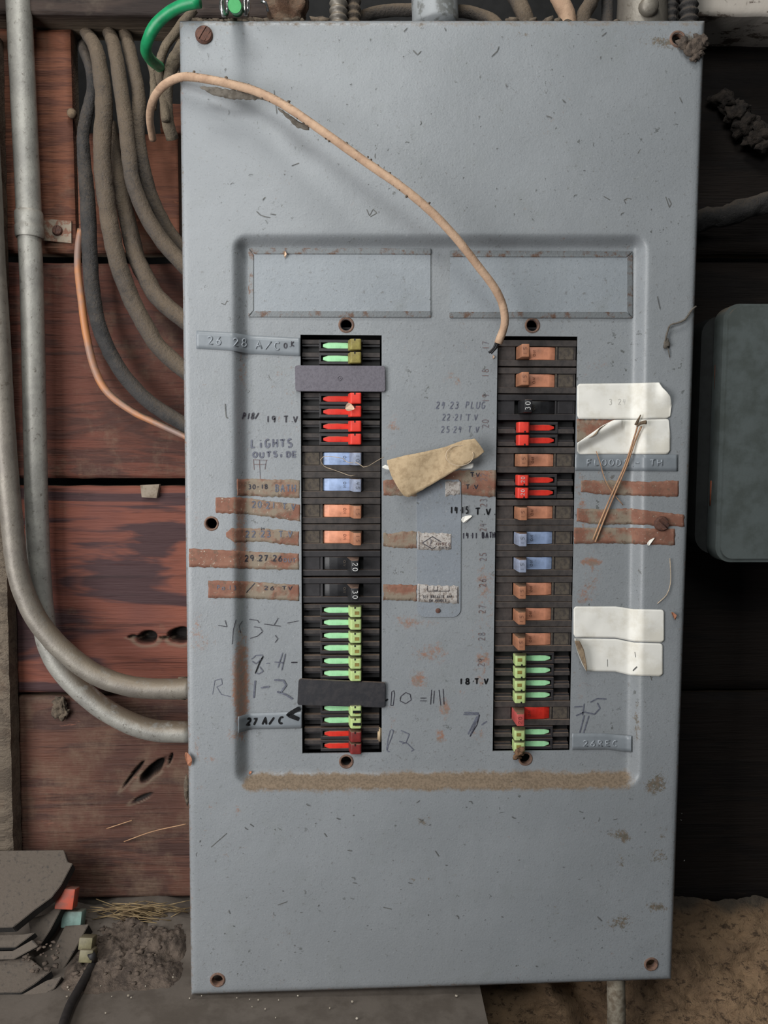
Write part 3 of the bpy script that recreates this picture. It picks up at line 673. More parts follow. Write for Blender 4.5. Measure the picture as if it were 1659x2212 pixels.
for _ in range(190):
    x, y = rr_.uniform(420, 1490), rr_.choice([rr_.uniform(60, 500), rr_.uniform(1720, 2100), rr_.uniform(60, 2100)])
    if 530 < x < 1375 and 530 < y < 1670: continue
    a = rr_.uniform(0, 6.2); L = rr_.choice([1, 1.5, 2, 2, 3, 6]); b_ = rr_.uniform(-1.2, 1.2)
    ribbon(bm, [(x, y), (x+L*math.cos(a), y+L*math.sin(a)), (x+L*1.5*math.cos(a+b_*.4), y+L*1.5*math.sin(a+b_*.4))], rr_.uniform(.8, 2.0), lambda a, b: surf(a, b, .0009 if 0 else .0008))
pobj('paint_chips', bm, M_scr)['kind'] = 'stuff'

# rating plate in the middle
def rating():
    x0, x1, y0, y1 = 900, 996, 1036, 1333; d = RD-.0011; r = 18; pts = [(x0+6, y0), (x1-6, y0), (x1, y0+6)]
    pts += [(x1-1-r+r*math.cos(a), y1-r+r*math.sin(a)) for a in [math.pi/2*i/7 for i in range(8)]] + [(x0+1+r-r*math.sin(a), y1-r+r*math.cos(a)) for a in [math.pi/2*i/7 for i in range(8)]] + [(x0, y0+6)]
    bm = bmesh.new(); f = bm.faces.new([bm.verts.new(P(x, y, d)) for x, y in pts]); rr = bmesh.ops.extrude_face_region(bm, geom=[f])
    bmesh.ops.translate(bm, verts=[v for v in rr['geom'] if isinstance(v, bmesh.types.BMVert)], vec=(0, .0009, 0))
    bmesh.ops.recalc_face_normals(bm, faces=bm.faces)
    pl = pobj('rating_plate', bm, M_enamel2); pl['label'] = 'painted-over metal plate with silver patches between the breaker columns'
    return pl
rp = rating()
screw(946, 1319, 5.5, .0014, None, rp, 'rivet', d=RD-.0011)
def patch(top, bot): return pobj('silver_patch', sheet(top, bot, .0013, 24, 4, .0002, rag=3), M_silver, rp)
patch([(962, 1040), (994, 1040)], [(962, 1071), (994, 1068)])
patch([(902, 1149), (940, 1151), (975, 1152)], [(902, 1187), (940, 1189), (974, 1187)])
patch([(902, 1262), (945, 1265), (991, 1266)], [(902, 1300), (945, 1302), (990, 1304)])
def pw(*a, **k): return write(*a, parent=rp, off=.0017, name='plate_print', **k)
strokes([[(953, 1171), (934, 1159), (912, 1173), (934, 1186), (943, 1180)]], 1.4, M_ink, rp, .0017, 'plate_logo')
pw('Z', 927, 1179, 13, 9, 1.6, M_inkr); pw('insco', 939, 1178, 9, 7.2, 1.4, M_inkr, slant=.15); pw('ELECTRIC', 949, 1185, 4, 2.9, .8, M_ink)
strokes([[(905, 1150), (905, 1186)], [(905, 1264), (905, 1300)], [(988, 1268), (988, 1302)]], 1, M_ink, rp, .0017, 'plate_print')
strokes([[(923, 1265), (923, 1277), (970, 1277), (970, 1266)], [(937, 1266), (937, 1276), (945, 1276), (945, 1266)]], 1, M_ink, rp, .0017, 'plate_print')
pw('SEE BREAKER AMP', 913, 1292, 6, 4.3, .9, M_ink); pw('ON HANDLE', 927, 1300, 5.5, 4.3, .9, M_ink)
write('14*15', 972, 1109, 14, 9.5, 3.0, M_inkb, off=.0017, jit=J)

# ---------------------------------------------------------------- old masking tapes
def tape(label, top, bot, x=0, y=0, mk=.45, **k):
    def mf(px, py):
        d = depth(px, py)/RD; s = 1-abs(d-.5)*2
        return (min(1, mk*(.40+.7*noise.noise(Vector((px*.03, py*.05, 2)))) + .75*(s if s > .05 else (0.5 if d < .05 else 0))), 0, 0, 1)
    o = obj('masking_tape', sheet(top, bot, .0004, 50, 5, .0002, rag=2.4, mask=mf, edge=2.5, **k), M_tape)
    tag(o, label, 'tape', 'old brown tape strips on the panel cover'); recenter(o); return o
def onto(o, text, x, y, h, adv, w, mat=M_ink, **k):
    bm = bmesh.new()
    for st in layout(text, x, y, h, adv, **k): ribbon(bm, st, w, lambda a, b: surf(a, b, .0007))
    bmesh.ops.translate(bm, verts=bm.verts, vec=-o.location); return obj('handwriting', bm, mat, o)
t = tape('short brown tape strip left of the lower blue breaker, reading 30-18 BATH', [(512, 1034), (560, 1035), (647, 1037)], [(512, 1070), (560, 1072), (647, 1076)]); onto(t, '30-18', 536, 1056, 9, 9, 2.4, jit=J); onto(t, 'BATH', 594, 1062, 15, 12, 2.8, M_inkf, jit=J)
t = tape('brown tape strip with rusty left end, reading 20-21 T.V', [(466, 1075), (520, 1074), (560, 1080), (648, 1090)], [(466, 1108), (520, 1110), (560, 1114), (648, 1126)]); onto(t, '20*21 T.V', 544, 1096, 13, 12, 2.8, M_inkf, jit=J, slope=-.06)
t = tape('brown tape strip with a rounded rusty left end, reading 22-23 T.V', [(488, 1150), (500, 1141), (560, 1141), (646, 1148)], [(488, 1158), (505, 1172), (560, 1170), (646, 1179)]); onto(t, '22*23 T.V', 530, 1160, 13, 13, 2.8, M_inkf, jit=J); onto(t, '24', 563, 1145, 5, 5, 1.2)
t = tape('longest left tape strip, reaching the panel edge, reading 29.27.26', [(408, 1185), (520, 1190), (646, 1196)], [(405, 1224), (520, 1228), (628, 1231), (646, 1231)]); onto(t, '29.27.26', 528, 1212, 12, 12, 2.8, M_ink, jit=J); onto(t, 'OUT', 612, 1214, 8, 10, 1.8, M_inkf, jit=J)
t = tape('lowest left tape strip, brown, with a slash and 26 T.V written on it', [(450, 1254), (530, 1256), (646, 1263)], [(447, 1292), (530, 1292), (646, 1298)]); onto(t, 'Po.13', 468, 1274, 9, 10, 1.6, M_inkf, jit=J); onto(t, '/', 530, 1280, 20, 30, 2.0); onto(t, '26 TV', 570, 1274, 8, 13, 2.0, M_ink, jit=J)
t = tape('wide rusty tape strip running behind the tan cardboard tag', [(828, 1038), (900, 1030), (990, 1016), (1071, 1016)], [(828, 1070), (900, 1072), (990, 1068), (1071, 1074)], mk=.6); onto(t, 'TV', 1016, 1030, 9, 12, 2.2, jit=J); onto(t, 'T.V', 1006, 1056, 9, 12, 2.4, jit=J); onto(t, '15', 982, 1056, 9, 8, 2.0, jit=J)
tape('brown tape stub between left breakers and the silver logo patch', [(828, 1150), (845, 1154), (862, 1148), (900, 1148)], [(828, 1180), (860, 1184), (900, 1184)])
tape('rusty tape stub beside the silver patch at the bottom of the rating plate', [(828, 1262), (900, 1264)], [(828, 1296), (900, 1298)], mk=.9)
tape('upper right rusty tape strip just below the embossed grey label', [(1255, 1038), (1350, 1038), (1400, 1042), (1466, 1038)], [(1255, 1062), (1300, 1068), (1380, 1071), (1465, 1073)], mk=.7)
tape('rusty tape strip running under the rusty screw head at right', [(1246, 1098), (1300, 1100), (1360, 1098), (1478, 1112)], [(1246, 1126), (1300, 1134), (1360, 1132), (1477, 1138)], mk=.75)
tape('lowest right rusty tape strip, below the rusty screw head', [(1240, 1140), (1350, 1140), (1458, 1142)], [(1240, 1174), (1350, 1174), (1458, 1178)], mk=.7)
tape('rusty tape remnant showing under the folded corner of a white label', [(1246, 906), (1340, 907)], [(1246, 955), (1330, 962)], mk=.9)

# embossed tapes
def embtape(label, top, bot, text, x, y, h, adv, slope=0, lift=None, curl=None):
    o = obj('embossed_label', sheet(top, bot, .0009, 44, 4, .0003, lift=lift), M_emb)
    tag(o, label, 'label', 'embossed grey label tapes'); recenter(o)
    bm = bmesh.new()
    for st in layout(text, x, y, h, adv, slope=slope):
        pts = [P(a, b, depth(a, b)-.0010-(lift(a, b) if lift else 0)) for a, b in st]
        tube(bm, pts, .00075, 6, .003, smooth_in=False)
    bmesh.ops.translate(bm, verts=bm.verts, vec=-o.location)
    if text: obj('raised_lettering', bm, M_embt, o, smooth=True)
    return o
lift1 = lambda px, py: .0022*math.exp(-((px-527)/16.)**2) + (.003 if 515 < px < 536 else 0)*0
l1 = embtape('grey embossed label reading 26 28 A/C with O.K written by hand', [(424, 714), (500, 718), (535, 724), (649, 730)], [(424, 753), (500, 757), (540, 764), (649, 769)], '26', 448, 744, 17, 18, -.04, lift1)
bm = bmesh.new()
for st in layout('28', 503, 748, 17, 18, slope=-.05) + layout('A/C', 552, 753, 16, 20, slope=-.06): tube(bm, [surf(a, b, .0011+lift1(a, b)) for a, b in st], .00075, 6, smooth_in=False)
bmesh.ops.translate(bm, verts=bm.verts, vec=-l1.location); obj('raised_lettering', bm, M_embt, l1, smooth=True)
bm = bmesh.new()
for st in layout('O.K', 613, 752, 11, 10, slope=.25): ribbon(bm, st, 2.4, lambda a, b: surf(a, b, .0014))
bmesh.ops.translate(bm, verts=bm.verts, vec=-l1.location); obj('handwriting', bm, M_ink, l1)
l2 = embtape('grey label reading 27 A/C in thick black marker, by the left breakers', [(514, 1548), (540, 1541), (652, 1537)], [(514, 1584), (545, 1575), (653, 1573)], '', 0, 0, 1, 1, lift=lambda px, py: .005*sm((545-px)/30))
bm = bmesh.new()
for tx, x, y, h, adv, w_ in (('27', 532, 1566, 14, 13, 4.2), ('A/', 566, 1565, 15, 14, 4.2), ('C', 601, 1563, 14, 15, 4.4)):
    for st in layout(tx, x, y, h, adv, slant=.15): ribbon(bm, st, w_, lambda a, b: surf(a, b, .0014+.005*sm((545-a)/30)))
ribbon(bm, [(648, 1529), (622, 1544), (646, 1554)], 9, lambda a, b: surf(a, b, .0015))
bmesh.ops.translate(bm, verts=bm.verts, vec=-l2.location); obj('handwriting', bm, M_inkb, l2)
embtape('grey embossed label reading FLOODS, under the folded white label', [(1242, 981), (1464, 982)], [(1242, 1016), (1464, 1018)], 'FLOODS,- TH', 1267, 1006, 13, 16)
embtape('grey embossed label reading 26REC at the lower end of the right column', [(1236, 1584), (1300, 1584), (1364, 1590)], [(1233, 1620), (1310, 1619), (1361, 1625)], '26REC', 1259, 1612, 12, 16, -.0, lift=lambda px, py: .002*sm((px-1320)/40))

# white paper labels
def paper(label, top, bot, lift=None, **k):
    o = obj('paper_label', sheet(top, bot, .0011, 60, 16, .00025, lift=lift, **k), M_paper); tag(o, label, 'label', 'white paper labels on the panel'); return recenter(o)
p1 = paper('blank white paper label with a curled upper right corner, upper right of the cover', [(1247, 834), (1251, 829), (1350, 828), (1424, 826), (1430, 836), (1440, 846), (1448, 856), (1451, 872)], [(1247, 898), (1250, 905), (1350, 906), (1400, 905), (1440, 904), (1448, 900), (1450, 896), (1451, 874)], lift=lambda px, py: .0105*sm((px-1415)/36)*sm((885-py)/50)*.7+.0006*noise.noise(Vector((px*.03, py*.03, 0))))
for tx, x, y in (('3 24', 1315, 874),): 
    bm = bmesh.new()
    for st in layout(tx, x, y, 12, 10): ribbon(bm, st, 1.0, lambda a, b: surf(a, b, .0014))
    bmesh.ops.translate(bm, verts=bm.verts, vec=-p1.location); obj('faint_pencil_note', bm, simple('faint_pencil', (196, 194, 188)), p1)
p2 = paper('white paper label with its upper left corner folded over, behind the pine needles', [(1247, 957), (1270, 941), (1300, 920), (1326, 907), (1400, 906), (1443, 905), (1447, 909), (1448, 940)], [(1247, 974), (1251, 981), (1340, 981), (1400, 981), (1441, 981), (1446, 977), (1448, 972)][:7], lift=lambda px, py: .007*sm(1-abs((px-1247)*.52+(py-957))/26.)*(1 if px < 1345 else 0)+.0005*noise.noise(Vector((px*.04, py*.03, 3))))
bm = bmesh.new(); pts = [(1250, 955), (1278, 944), (1288, 938), (1296, 924), (1322, 909)]
ff = [bm.verts.new(P(x, y, depth(x, y)-dd)) for (x, y), dd in zip(pts, (.005, .009, .0105, .009, .005))]; bm.faces.new(ff)
r_ = bmesh.ops.extrude_face_region(bm, geom=list(bm.faces)); bmesh.ops.translate(bm, verts=[v for v in r_['geom'] if isinstance(v, bmesh.types.BMVert)], vec=(0, .0004, 0))
bmesh.ops.translate(bm, verts=bm.verts, vec=-p2.location); obj('folded_corner', bm, M_papback, p2)
p3 = paper('blank white paper label, upper of the touching pair at the lower right', [(1239, 1316), (1243, 1310), (1330, 1310), (1370, 1316), (1431, 1317), (1435, 1322)], [(1239, 1370), (1243, 1377), (1330, 1378), (1370, 1386), (1430, 1388), (1433, 1385)], lift=lambda px, py: .0006*noise.noise(Vector((px*.03, py*.03, 7))))
p4 = paper('white paper label with a dirty curled left edge, lower of the touching pair', [(1241, 1379), (1330, 1380), (1370, 1388), (1428, 1390), (1432, 1395)], [(1241, 1381), (1246, 1405), (1256, 1432), (1266, 1450), (1330, 1451), (1362, 1459), (1426, 1461), (1431, 1457)], lift=lambda px, py: .009*sm((1282-px-(1450-py)*.35)/26.)+.0005*noise.noise(Vector((px*.03, py*.03, 9))))
bm = bmesh.new()
ribbon(bm, [(1367, 1449), (1376, 1440)], 3, lambda a, b: surf(a, b, .0016)); ribbon(bm, [(1371, 1408), (1373, 1420)], 1.2, lambda a, b: surf(a, b, .0016)); ribbon(bm, [(1312, 1424), (1312, 1440)], 1, lambda a, b: surf(a, b, .0016))
bmesh.ops.translate(bm, verts=bm.verts, vec=-p4.location); obj('ink_mark', bm, M_scr, p4)
bm = sheet([(1242, 1384), (1252, 1384), (1262, 1405), (1268, 1440)], [(1242, 1388), (1254, 1420), (1262, 1440), (1268, 1452)], .0103, 12, 4, .0003)
bmesh.ops.translate(bm, verts=bm.verts, vec=-p4.location); obj('dirty_edge', bm, M_papback, p4)

# ---------------------------------------------------------------- cardboard tag and thread
def tagpoly():
    top = [(836, 994), (870, 985), (915, 976), (960, 966), (1000, 951), (1026, 947), (1036, 960), (1046, 975)]
    bot = [(836, 1000), (846, 1030), (860, 1055), (873, 1072), (884, 1074), (910, 1060), (996, 1009), (1032, 988), (1046, 976)]
    lf = lambda px, py: .010 + .006*(px-836)/210 + .0012*math.sin(px*.06+py*.03)
    o = obj('cardboard_tag', sheet(top, bot, .0, 70, 12, .0007, lift=lf, rag=.6), M_card)
    tag(o, 'tan cardboard tag hanging askew between the two breaker columns', 'tag'); recenter(o)
    bm = sheet([(988, 1009), (1023, 1000)], [(988, 1013), (1020, 1012), (1023, 1008)], 0, 10, 3, .0004, lift=lambda a, b: .009)
    bmesh.ops.translate(bm, verts=bm.verts, vec=-o.location); obj('white_backing', bm, M_paper, o)['label'] = 'edge of a white paper behind the tag'
    bm = sheet([(826, 1008), (832, 1004), (850, 1010)], [(826, 1010), (834, 1014), (850, 1016)], 0, 8, 3, .0004, lift=lambda a, b: .009)
    bmesh.ops.translate(bm, verts=bm.verts, vec=-o.location); obj('white_backing', bm, M_paper, o)
    bm = bmesh.new()
    tube(bm, [P(993+30*math.cos(t), 984+22*math.sin(t), RD-.0168-.0015*math.sin(t)) for t in [math.radians(a) for a in range(-60, -381, -20)]], .0004, 6, .003)
    tube(bm, [P(x, y, d) for x, y, d in ((829, 987, .001), (815, 995, .0), (795, 1007, -.008), (785, 1009, -.009), (772, 1000, -.007), (752, 999, .006), (740, 990, .01))], .0003, 6, .003)
    tube(bm, [P(x, y, d) for x, y, d in ((740, 990, .010), (715, 986, .011), (698, 987, .012), (692, 993, .013), (700, 1007, .013), (715, 1013, .013), (735, 1020, .0135), (758, 1028, .0135), (768, 1026, .0135))], .0003, 6, .003)
    bmesh.ops.translate(bm, verts=bm.verts, vec=-o.location); obj('thread', bm, M_thread, o, smooth=True)['label'] = 'thin pale thread looped round the tag'
tagpoly()

# ---------------------------------------------------------------- breakers
YB = 0.0155                                        # depth of the breaker fronts
mm = .001
def full_body():
    bm = bmesh.new(); X = 38.2*mm; Z = 12.4*mm
    box(bm, -X, X, 0, 30*mm, 6.6*mm, Z, .4*mm, 1); box(bm, -X, X, 0, 30*mm, -Z, -6.6*mm, .4*mm, 1)
    box(bm, -X+.3*mm, -18.5*mm, 2.2*mm, 30*mm, -6.9*mm, 6.9*mm, 0, 1); box(bm, 21.5*mm, X-.3*mm, 2.2*mm, 30*mm, -6.9*mm, 6.9*mm, 0, 1)
    box(bm, -18.5*mm, 21.5*mm, 8*mm, 30*mm, -6.9*mm, 6.9*mm, 0, 2)
    box(bm, -36*mm, -21.5*mm, 1.6*mm, 2.4*mm, -5.9*mm, 5.9*mm, .3*mm, 3)
    box(bm, -19.9*mm, -18.3*mm, 1.0*mm, 6*mm, -6.6*mm, 6.6*mm, .2*mm, 3)
    me = bpy.data.meshes.new('full_body'); bm.to_mesh(me); bm.free()
    return me
def full_handle(kx=0, H=20):
    bm = bmesh.new(); h = 6.1*mm
    ramp = [(-18, 3.2), (-12, 1.2), (-4, .5), (8, 1.2), (8, 7), (-18, 7)]
    prism(bm, [(a*mm, b*mm) for a, b in ramp], 'z', -h, h, .35*mm, 0)
    knob = [(7.2+kx, 3), (12.2+kx, -H), (19.2+kx, -H), (20.4+kx, 3)]
    prism(bm, [(a*mm, b*mm) for a, b in knob], 'z', -h, h, .7*mm, 1)
    me = bpy.data.meshes.new('full_handle'); bmesh.ops.recalc_face_normals(bm, faces=bm.faces); bm.to_mesh(me); bm.free()
    for p in me.polygons: p.use_smooth = True
    me.set_sharp_from_angle(angle=math.radians(35))
    return me
def twin_body():
    bm = bmesh.new(); X = 37.6*mm
    box(bm, -X, X, 7*mm, 30*mm, -12.3*mm, 12.3*mm, 0, 2)
    for s in (6.2, -6.2):
        for a, b in ((-X, -21*mm), (20.5*mm, X)):
            box(bm, a, b, 1.2*mm, 8*mm, (s+1.6)*mm, (s+5.6)*mm, .3*mm, 1)
            box(bm, a, b, 3.0*mm, 8*mm, (s-.6)*mm, (s+1.7)*mm, .2*mm, 0)
        box(bm, -21.2*mm, 21*mm, .4*mm, 8*mm, (s+2.9)*mm, (s+5.6)*mm, .3*mm, 0)
        box(bm, -21.2*mm, 10*mm, .2*mm, 8*mm, (s-5.6)*mm, (s-2.8)*mm, .3*mm, 0)
        box(bm, -21.2*mm, -19.2*mm, .4*mm, 8*mm, (s-2.8)*mm, (s+3)*mm, .2*mm, 0)
    me = bpy.data.meshes.new('twin_body'); bm.to_mesh(me); bm.free(); return me
def twin_handle():
    bm = bmesh.new()
    # tapering ramp: pointed towards its free end
    n = 10; rows = []
    for i in range(n+1):
        x = lerp(-17.5, 8.5, i/n); hz = 2.95*min(1, (.42+(i/n)*3.2)); y = 1.6 - 1.6*math.sin(math.pi*min(1, .15+i/n*.8))
        rows.append((x, y, hz))
    A = [[bm.verts.new(Vector((x*mm, yy*mm, z*mm))) for yy, z in ((7, -hz), (y+.5, -hz), (y, -hz+.5), (y, hz-.5), (y+.5, hz), (7, hz))] for x, y, hz in rows]
    for a, b in zip(A, A[1:]):
        for k in range(5): bm.faces.new((a[k], a[k+1], b[k+1], b[k]))
    bm.faces.new(A[0]); bm.faces.new(A[-1][::-1])
    h = 5.2*mm
    prism(bm, [(a*mm, b*mm) for a, b in ((6.3, 2), (8.6, -8.6), (9.8, -10), (18.6, -10), (19.6, -9), (19.8, 2))], 'z', -h, h, .9*mm, 1, 3)
    box(bm, 12.6*mm, 14.0*mm, -10.3*mm, -9.5*mm, 3.4*mm, 5.3*mm, 0, 2)
    me = bpy.data.meshes.new('twin_handle'); bmesh.ops.recalc_face_normals(bm, faces=bm.faces); bm.to_mesh(me); bm.free()
    for p in me.polygons: p.use_smooth = True
    me.set_sharp_from_angle(angle=math.radians(35))
    return me
ME_FB, ME_TB = full_body(), twin_body()
def withmats(me, mats):
    m2 = me.copy()
    for x in mats: m2.materials.append(x)
    return m2
FB = withmats(ME_FB, [M_black, M_blackd, M_blackdeep, M_tanplate]); FBk = withmats(ME_FB, [M_black, M_black, M_blackdeep, M_black])
TB = withmats(ME_TB, [M_black, M_blackd, M_blackdeep])
FH, FHk, TH = full_handle(), full_handle(-2.5, 24), twin_handle()
HM = {}
def hmesh(base, mats, key):
    if key not in HM: HM[key] = withmats(base, mats)
    return HM[key]
def numeral(parent, text, x, y, z, h, adv, w_, mat, rotdeg=-90, name='rating_numeral'):
    bm = bmesh.new(); k = mm
    sts = layout(text, 0, 0, h, adv, rot=rotdeg); xs = [p[0] for s in sts for p in s]; ys = [p[1] for s in sts for p in s]
    cx, cy = (min(xs)+max(xs))/2, (min(ys)+max(ys))/2
    for st in sts: 
        s2 = [(a-cx, b-cy) for a, b in st]
        q = []
        for a, b in zip(s2, s2[1:]): q += [a]
        q.append(s2[-1]); lo = []; hi = []
        for i, p in enumerate(q):
            a, b = q[max(0, i-1)], q[min(len(q)-1, i+1)]; dx, dy = b[0]-a[0], b[1]-a[1]; L = math.hypot(dx, dy) or 1
            nx, ny = -dy/L*w_/2, dx/L*w_/2
            lo.append(bm.verts.new(((x+p[0]+nx)*k, y*k, (z-p[1]-ny)*k))); hi.append(bm.verts.new(((x+p[0]-nx)*k, y*k, (z-p[1]+ny)*k)))
        for i in range(len(q)-1): bm.faces.new((lo[i], lo[i+1], hi[i+1], hi[i]))
    return obj(name, bm, mat, parent)
CM = {'orange': (M_or, M_or2), 'blue': (M_bl, M_bl2), 'black': (M_bk, M_bk), 'red': (M_rd, M_rd2), 'redp': (M_rd, M_rdp), 'redd': (M_rd, M_rdd), 'green': (M_gr, M_gr2), 'olive': (M_gr, M_ol)}
def colx(side, py): return (736.7+(py-724)*.0022) if side == 'L' else (1161.5-(py-726)*.0145)
ROTL, ROTR = (0, 0, 0), (0, math.pi, 0)
def place(side, py): return tuple(P(colx(side, py), py, YB))
protos = {}
def children(o): return [c for c in bpy.data.objects if c.parent == o]
def copy_tree(o, parent=None):
    c = o.copy(); COL.objects.link(c)
    if parent is not None: c.parent = parent
    for ch in children(o): copy_tree(ch, c)
    return c
def proto(kind, color, num):
    key = (kind, color, num)
    if key in protos: return copy_tree(protos[key])
    a, b = CM[color]
    root = bpy.data.objects.new('circuit_breaker' if kind == 'full' else 'twin_circuit_breaker', None); COL.objects.link(root); root.empty_display_size = .01
    if kind == 'full':
        bd = bpy.data.objects.new('case', FBk if color == 'black' else FB); COL.objects.link(bd); bd.parent = root
        hd = bpy.data.objects.new('handle', hmesh(FHk if color == 'black' else FH, [a, b], key)); COL.objects.link(hd); hd.parent = root
        hd['label'] = {'orange': 'salmon orange handle', 'blue': 'pale blue handle', 'black': 'black handle', 'redp': 'red handle', 'red': 'red handle'}[color]
        dk = M_white if color == 'black' else simple('imprint_'+color, tuple(int(x*.7) for x in {'orange': (200, 130, 100), 'blue': (140, 150, 170), 'redp': (190, 80, 76), 'red': (190, 80, 76)}[color]))
        if color == 'black': numeral(hd, num, 13.7, -24.12, 0, 4.6, 4.8, .7, M_white)
        else: numeral(hd, num, 16.2, -20.1, 0, 3.4, 4.2, .5, dk)
        numeral(hd, 'ON', 3.0, .35, 0, 2.6, 3.4, .45, dk if color != 'black' else M_tanplate, name='handle_imprint')
    else:
        bd = bpy.data.objects.new('case', TB); COL.objects.link(bd); bd.parent = root
        for z in (6.2, -6.2):
            hd = bpy.data.objects.new('handle', hmesh(TH, [a, b, M_blackdeep], key)); COL.objects.link(hd); hd.parent = root; hd.location = (0, 0, z*mm)
            hd['label'] = {'red': 'red handle', 'redd': 'red handle with dusty dark knob', 'green': 'mint green handle with yellowish knob', 'olive': 'mint green handle with olive knob'}[color]
            if color == 'green':
                bm = bmesh.new(); box(bm, 13.0*mm, 17.5*mm, -10.15*mm, -9.9*mm, -2.6*mm, .8*mm); obj('printed_patch', bm, M_brownink, hd)
            elif num: numeral(hd, num, 14.6, -10.12, -.6, 3.6, 3.4, .55, M_white if num == '20' else M_rdp)
    protos[key] = root; return root
Bk = [
 ('L', 760.5, 'twin', 'olive', '', 'twin breaker with olive knobs at the very top of the left column'),
 ('L', 875.5, 'twin', 'red', '', 'twin breaker with bright red handles directly under the grey filler plate'),
 ('L', 935, 'twin', 'red', '', 'twin breaker with bright red handles, second below the grey filler plate, above blue'),
 ('L', 991, 'full', 'blue', '10', 'upper pale blue breaker of the left column, thread lying across its handle'),
 ('L', 1047, 'full', 'blue', '45', 'lower pale blue breaker of the left column, above the orange pair'),
 ('L', 1103.5, 'full', 'orange', '15', 'upper orange breaker of the left column, just under the blue pair'),
 ('L', 1160, 'full', 'orange', '15', 'lower orange breaker of the left column, directly above the black 20'),
 ('L', 1217, 'full', 'black', '20', 'black breaker with a white 20 on its knob, left column'),
 ('L', 1275, 'full', 'black', '30', 'black breaker with a white 30 on its knob, left column, above the green handles'),
 ('L', 1331.5, 'twin', 'green', '', 'twin mint green breaker right under the black 30 breaker of the left column'),
 ('L', 1386.5, 'twin', 'green', '', 'twin mint green breaker, middle of three stacked green ones in the left column'),
 ('L', 1441.5, 'twin', 'green', '', 'twin mint green breaker directly above the black filler plate'),
 ('L', 1543, 'twin', 'green', 'k', 'twin mint green breaker with black paint on its knobs, partly under the black filler plate'),
 ('L', 1598, 'twin', 'redd', '', 'twin breaker with dark dusty red knobs at the bottom of the left column'),
 ('R', 763, 'full', 'orange', '15', 'orange breaker at the very top of the right column, by the cable end'),
 ('R', 822, 'full', 'orange', '15', 'orange breaker second from the top of the right column'),
 ('R', 880, 'full', 'black', '30', 'black breaker with white 30 on its knob, third from top in the right column'),
 ('R', 937.5, 'twin', 'red', 'm', 'twin red breaker directly below the black 30 of the right column'),
 ('R', 994, 'full', 'orange', '15', 'orange breaker between the two red twin breakers of the right column'),
 ('R', 1050.5, 'twin', 'red', '20', 'twin red breaker with clear white 20 numerals on both knobs'),
 ('R', 1107, 'full', 'orange', '15', 'orange breaker directly above the blue pair of the right column'),
 ('R', 1162, 'full', 'blue', '15', 'upper pale blue breaker of the right column'),
 ('R', 1217, 'full', 'blue', '15', 'lower pale blue breaker of the right column'),
 ('R', 1272.5, 'full', 'orange', '15', 'orange breaker directly under the blue pair of the right column'),
 ('R', 1327, 'full', 'orange', '15', 'middle one of three orange breakers in the lower right column'),
 ('R', 1381, 'full', 'orange', '15', 'orange breaker directly above the green handles of the right column'),
 ('R', 1435, 'twin', 'green', '', 'upper twin mint green breaker of the right column, below the orange ones'),
 ('R', 1488.5, 'twin', 'green', '', 'second twin mint green breaker of the right column, above the single red one'),
 ('R', 1541, 'full', 'redp', '20', 'single wide red breaker near the bottom of the right column'),
 ('R', 1594, 'twin', 'green', '', 'twin mint green breaker at the very bottom of the right column, debris on its knob'),
]
for side, py, kind, color, num, lab in Bk:
    o = proto(kind, color, '' if num in ('k', 'm') else num)
    o.location = place(side, py); o.rotation_euler = ROTL if side == 'L' else ROTR
    tag(o, lab, 'circuit breaker', 'circuit breakers in the left column' if side == 'L' else 'circuit breakers in the right column')
    if num == 'k':
        for z in (6.2, -6.2):
            bm = bmesh.new(); box(bm, 11*mm, 19.2*mm, -10.3*mm, -9.6*mm, (z-2.0)*mm, (z+.9)*mm, .3*mm); obj('black_paint_dab', bm, M_inkb, o)

def filler(pts, mat, label, name='filler_plate', knob=False):
    bm = bmesh.new(); d = RD-.0034
    rp_ = []
    for k in range(4):
        p0, p1, p2 = Vector(pts[k-1]), Vector(pts[k]), Vector(pts[(k+1) % 4]); a_ = p1 + (p0-p1).normalized()*6; b_ = p1 + (p2-p1).normalized()*6
        for t in (0, .2, .4, .6, .8, 1): rp_.append((1-t)**2*a_ + 2*t*(1-t)*p1 + t*t*b_)
    f = bm.faces.new([bm.verts.new(P(x, y, d)) for x, y in rp_]); rr = bmesh.ops.extrude_face_region(bm, geom=[f])
    bmesh.ops.translate(bm, verts=[v for v in rr['geom'] if isinstance(v, bmesh.types.BMVert)], vec=(0, .0031, 0))
    bmesh.ops.recalc_face_normals(bm, faces=bm.faces)
    bmesh.ops.bevel(bm, geom=[e for e in bm.edges if all(abs(v.co.y-d) < 1e-6 for v in e.verts)], offset=.0005, segments=2, affect='EDGES')
    o = obj(name, bm, mat, smooth=True, angle=40); tag(o, label, 'filler plate', 'filler plates over empty breaker slots'); recenter(o)
    if knob:
        bm = bmesh.new(); c = P(734, 817, d)
        lathe(bm, c-o.location, (0, -1, 0), [(.0022, -.0002), (.0022, .0004), (.0017, .0004), (.0017, -.0001), (.0008, 0), (.0006, .0004), (0, .0004)], 20); obj('mould_mark', bm, M_filler, o, smooth=True)
filler([(637, 789), (832, 790), (833, 846), (638, 845)], M_filler, 'dark grey plastic filler plate in the upper left column', knob=True)
filler([(645, 1467), (833, 1475), (832, 1529), (642, 1523)], M_fillerb, 'black plastic filler plate, slightly tilted, in the lower left column')
bm = bmesh.new(); c = P(821, 1588, RD); pts = [(816, 1572), (824, 1572), (825, 1604), (815, 1604)]
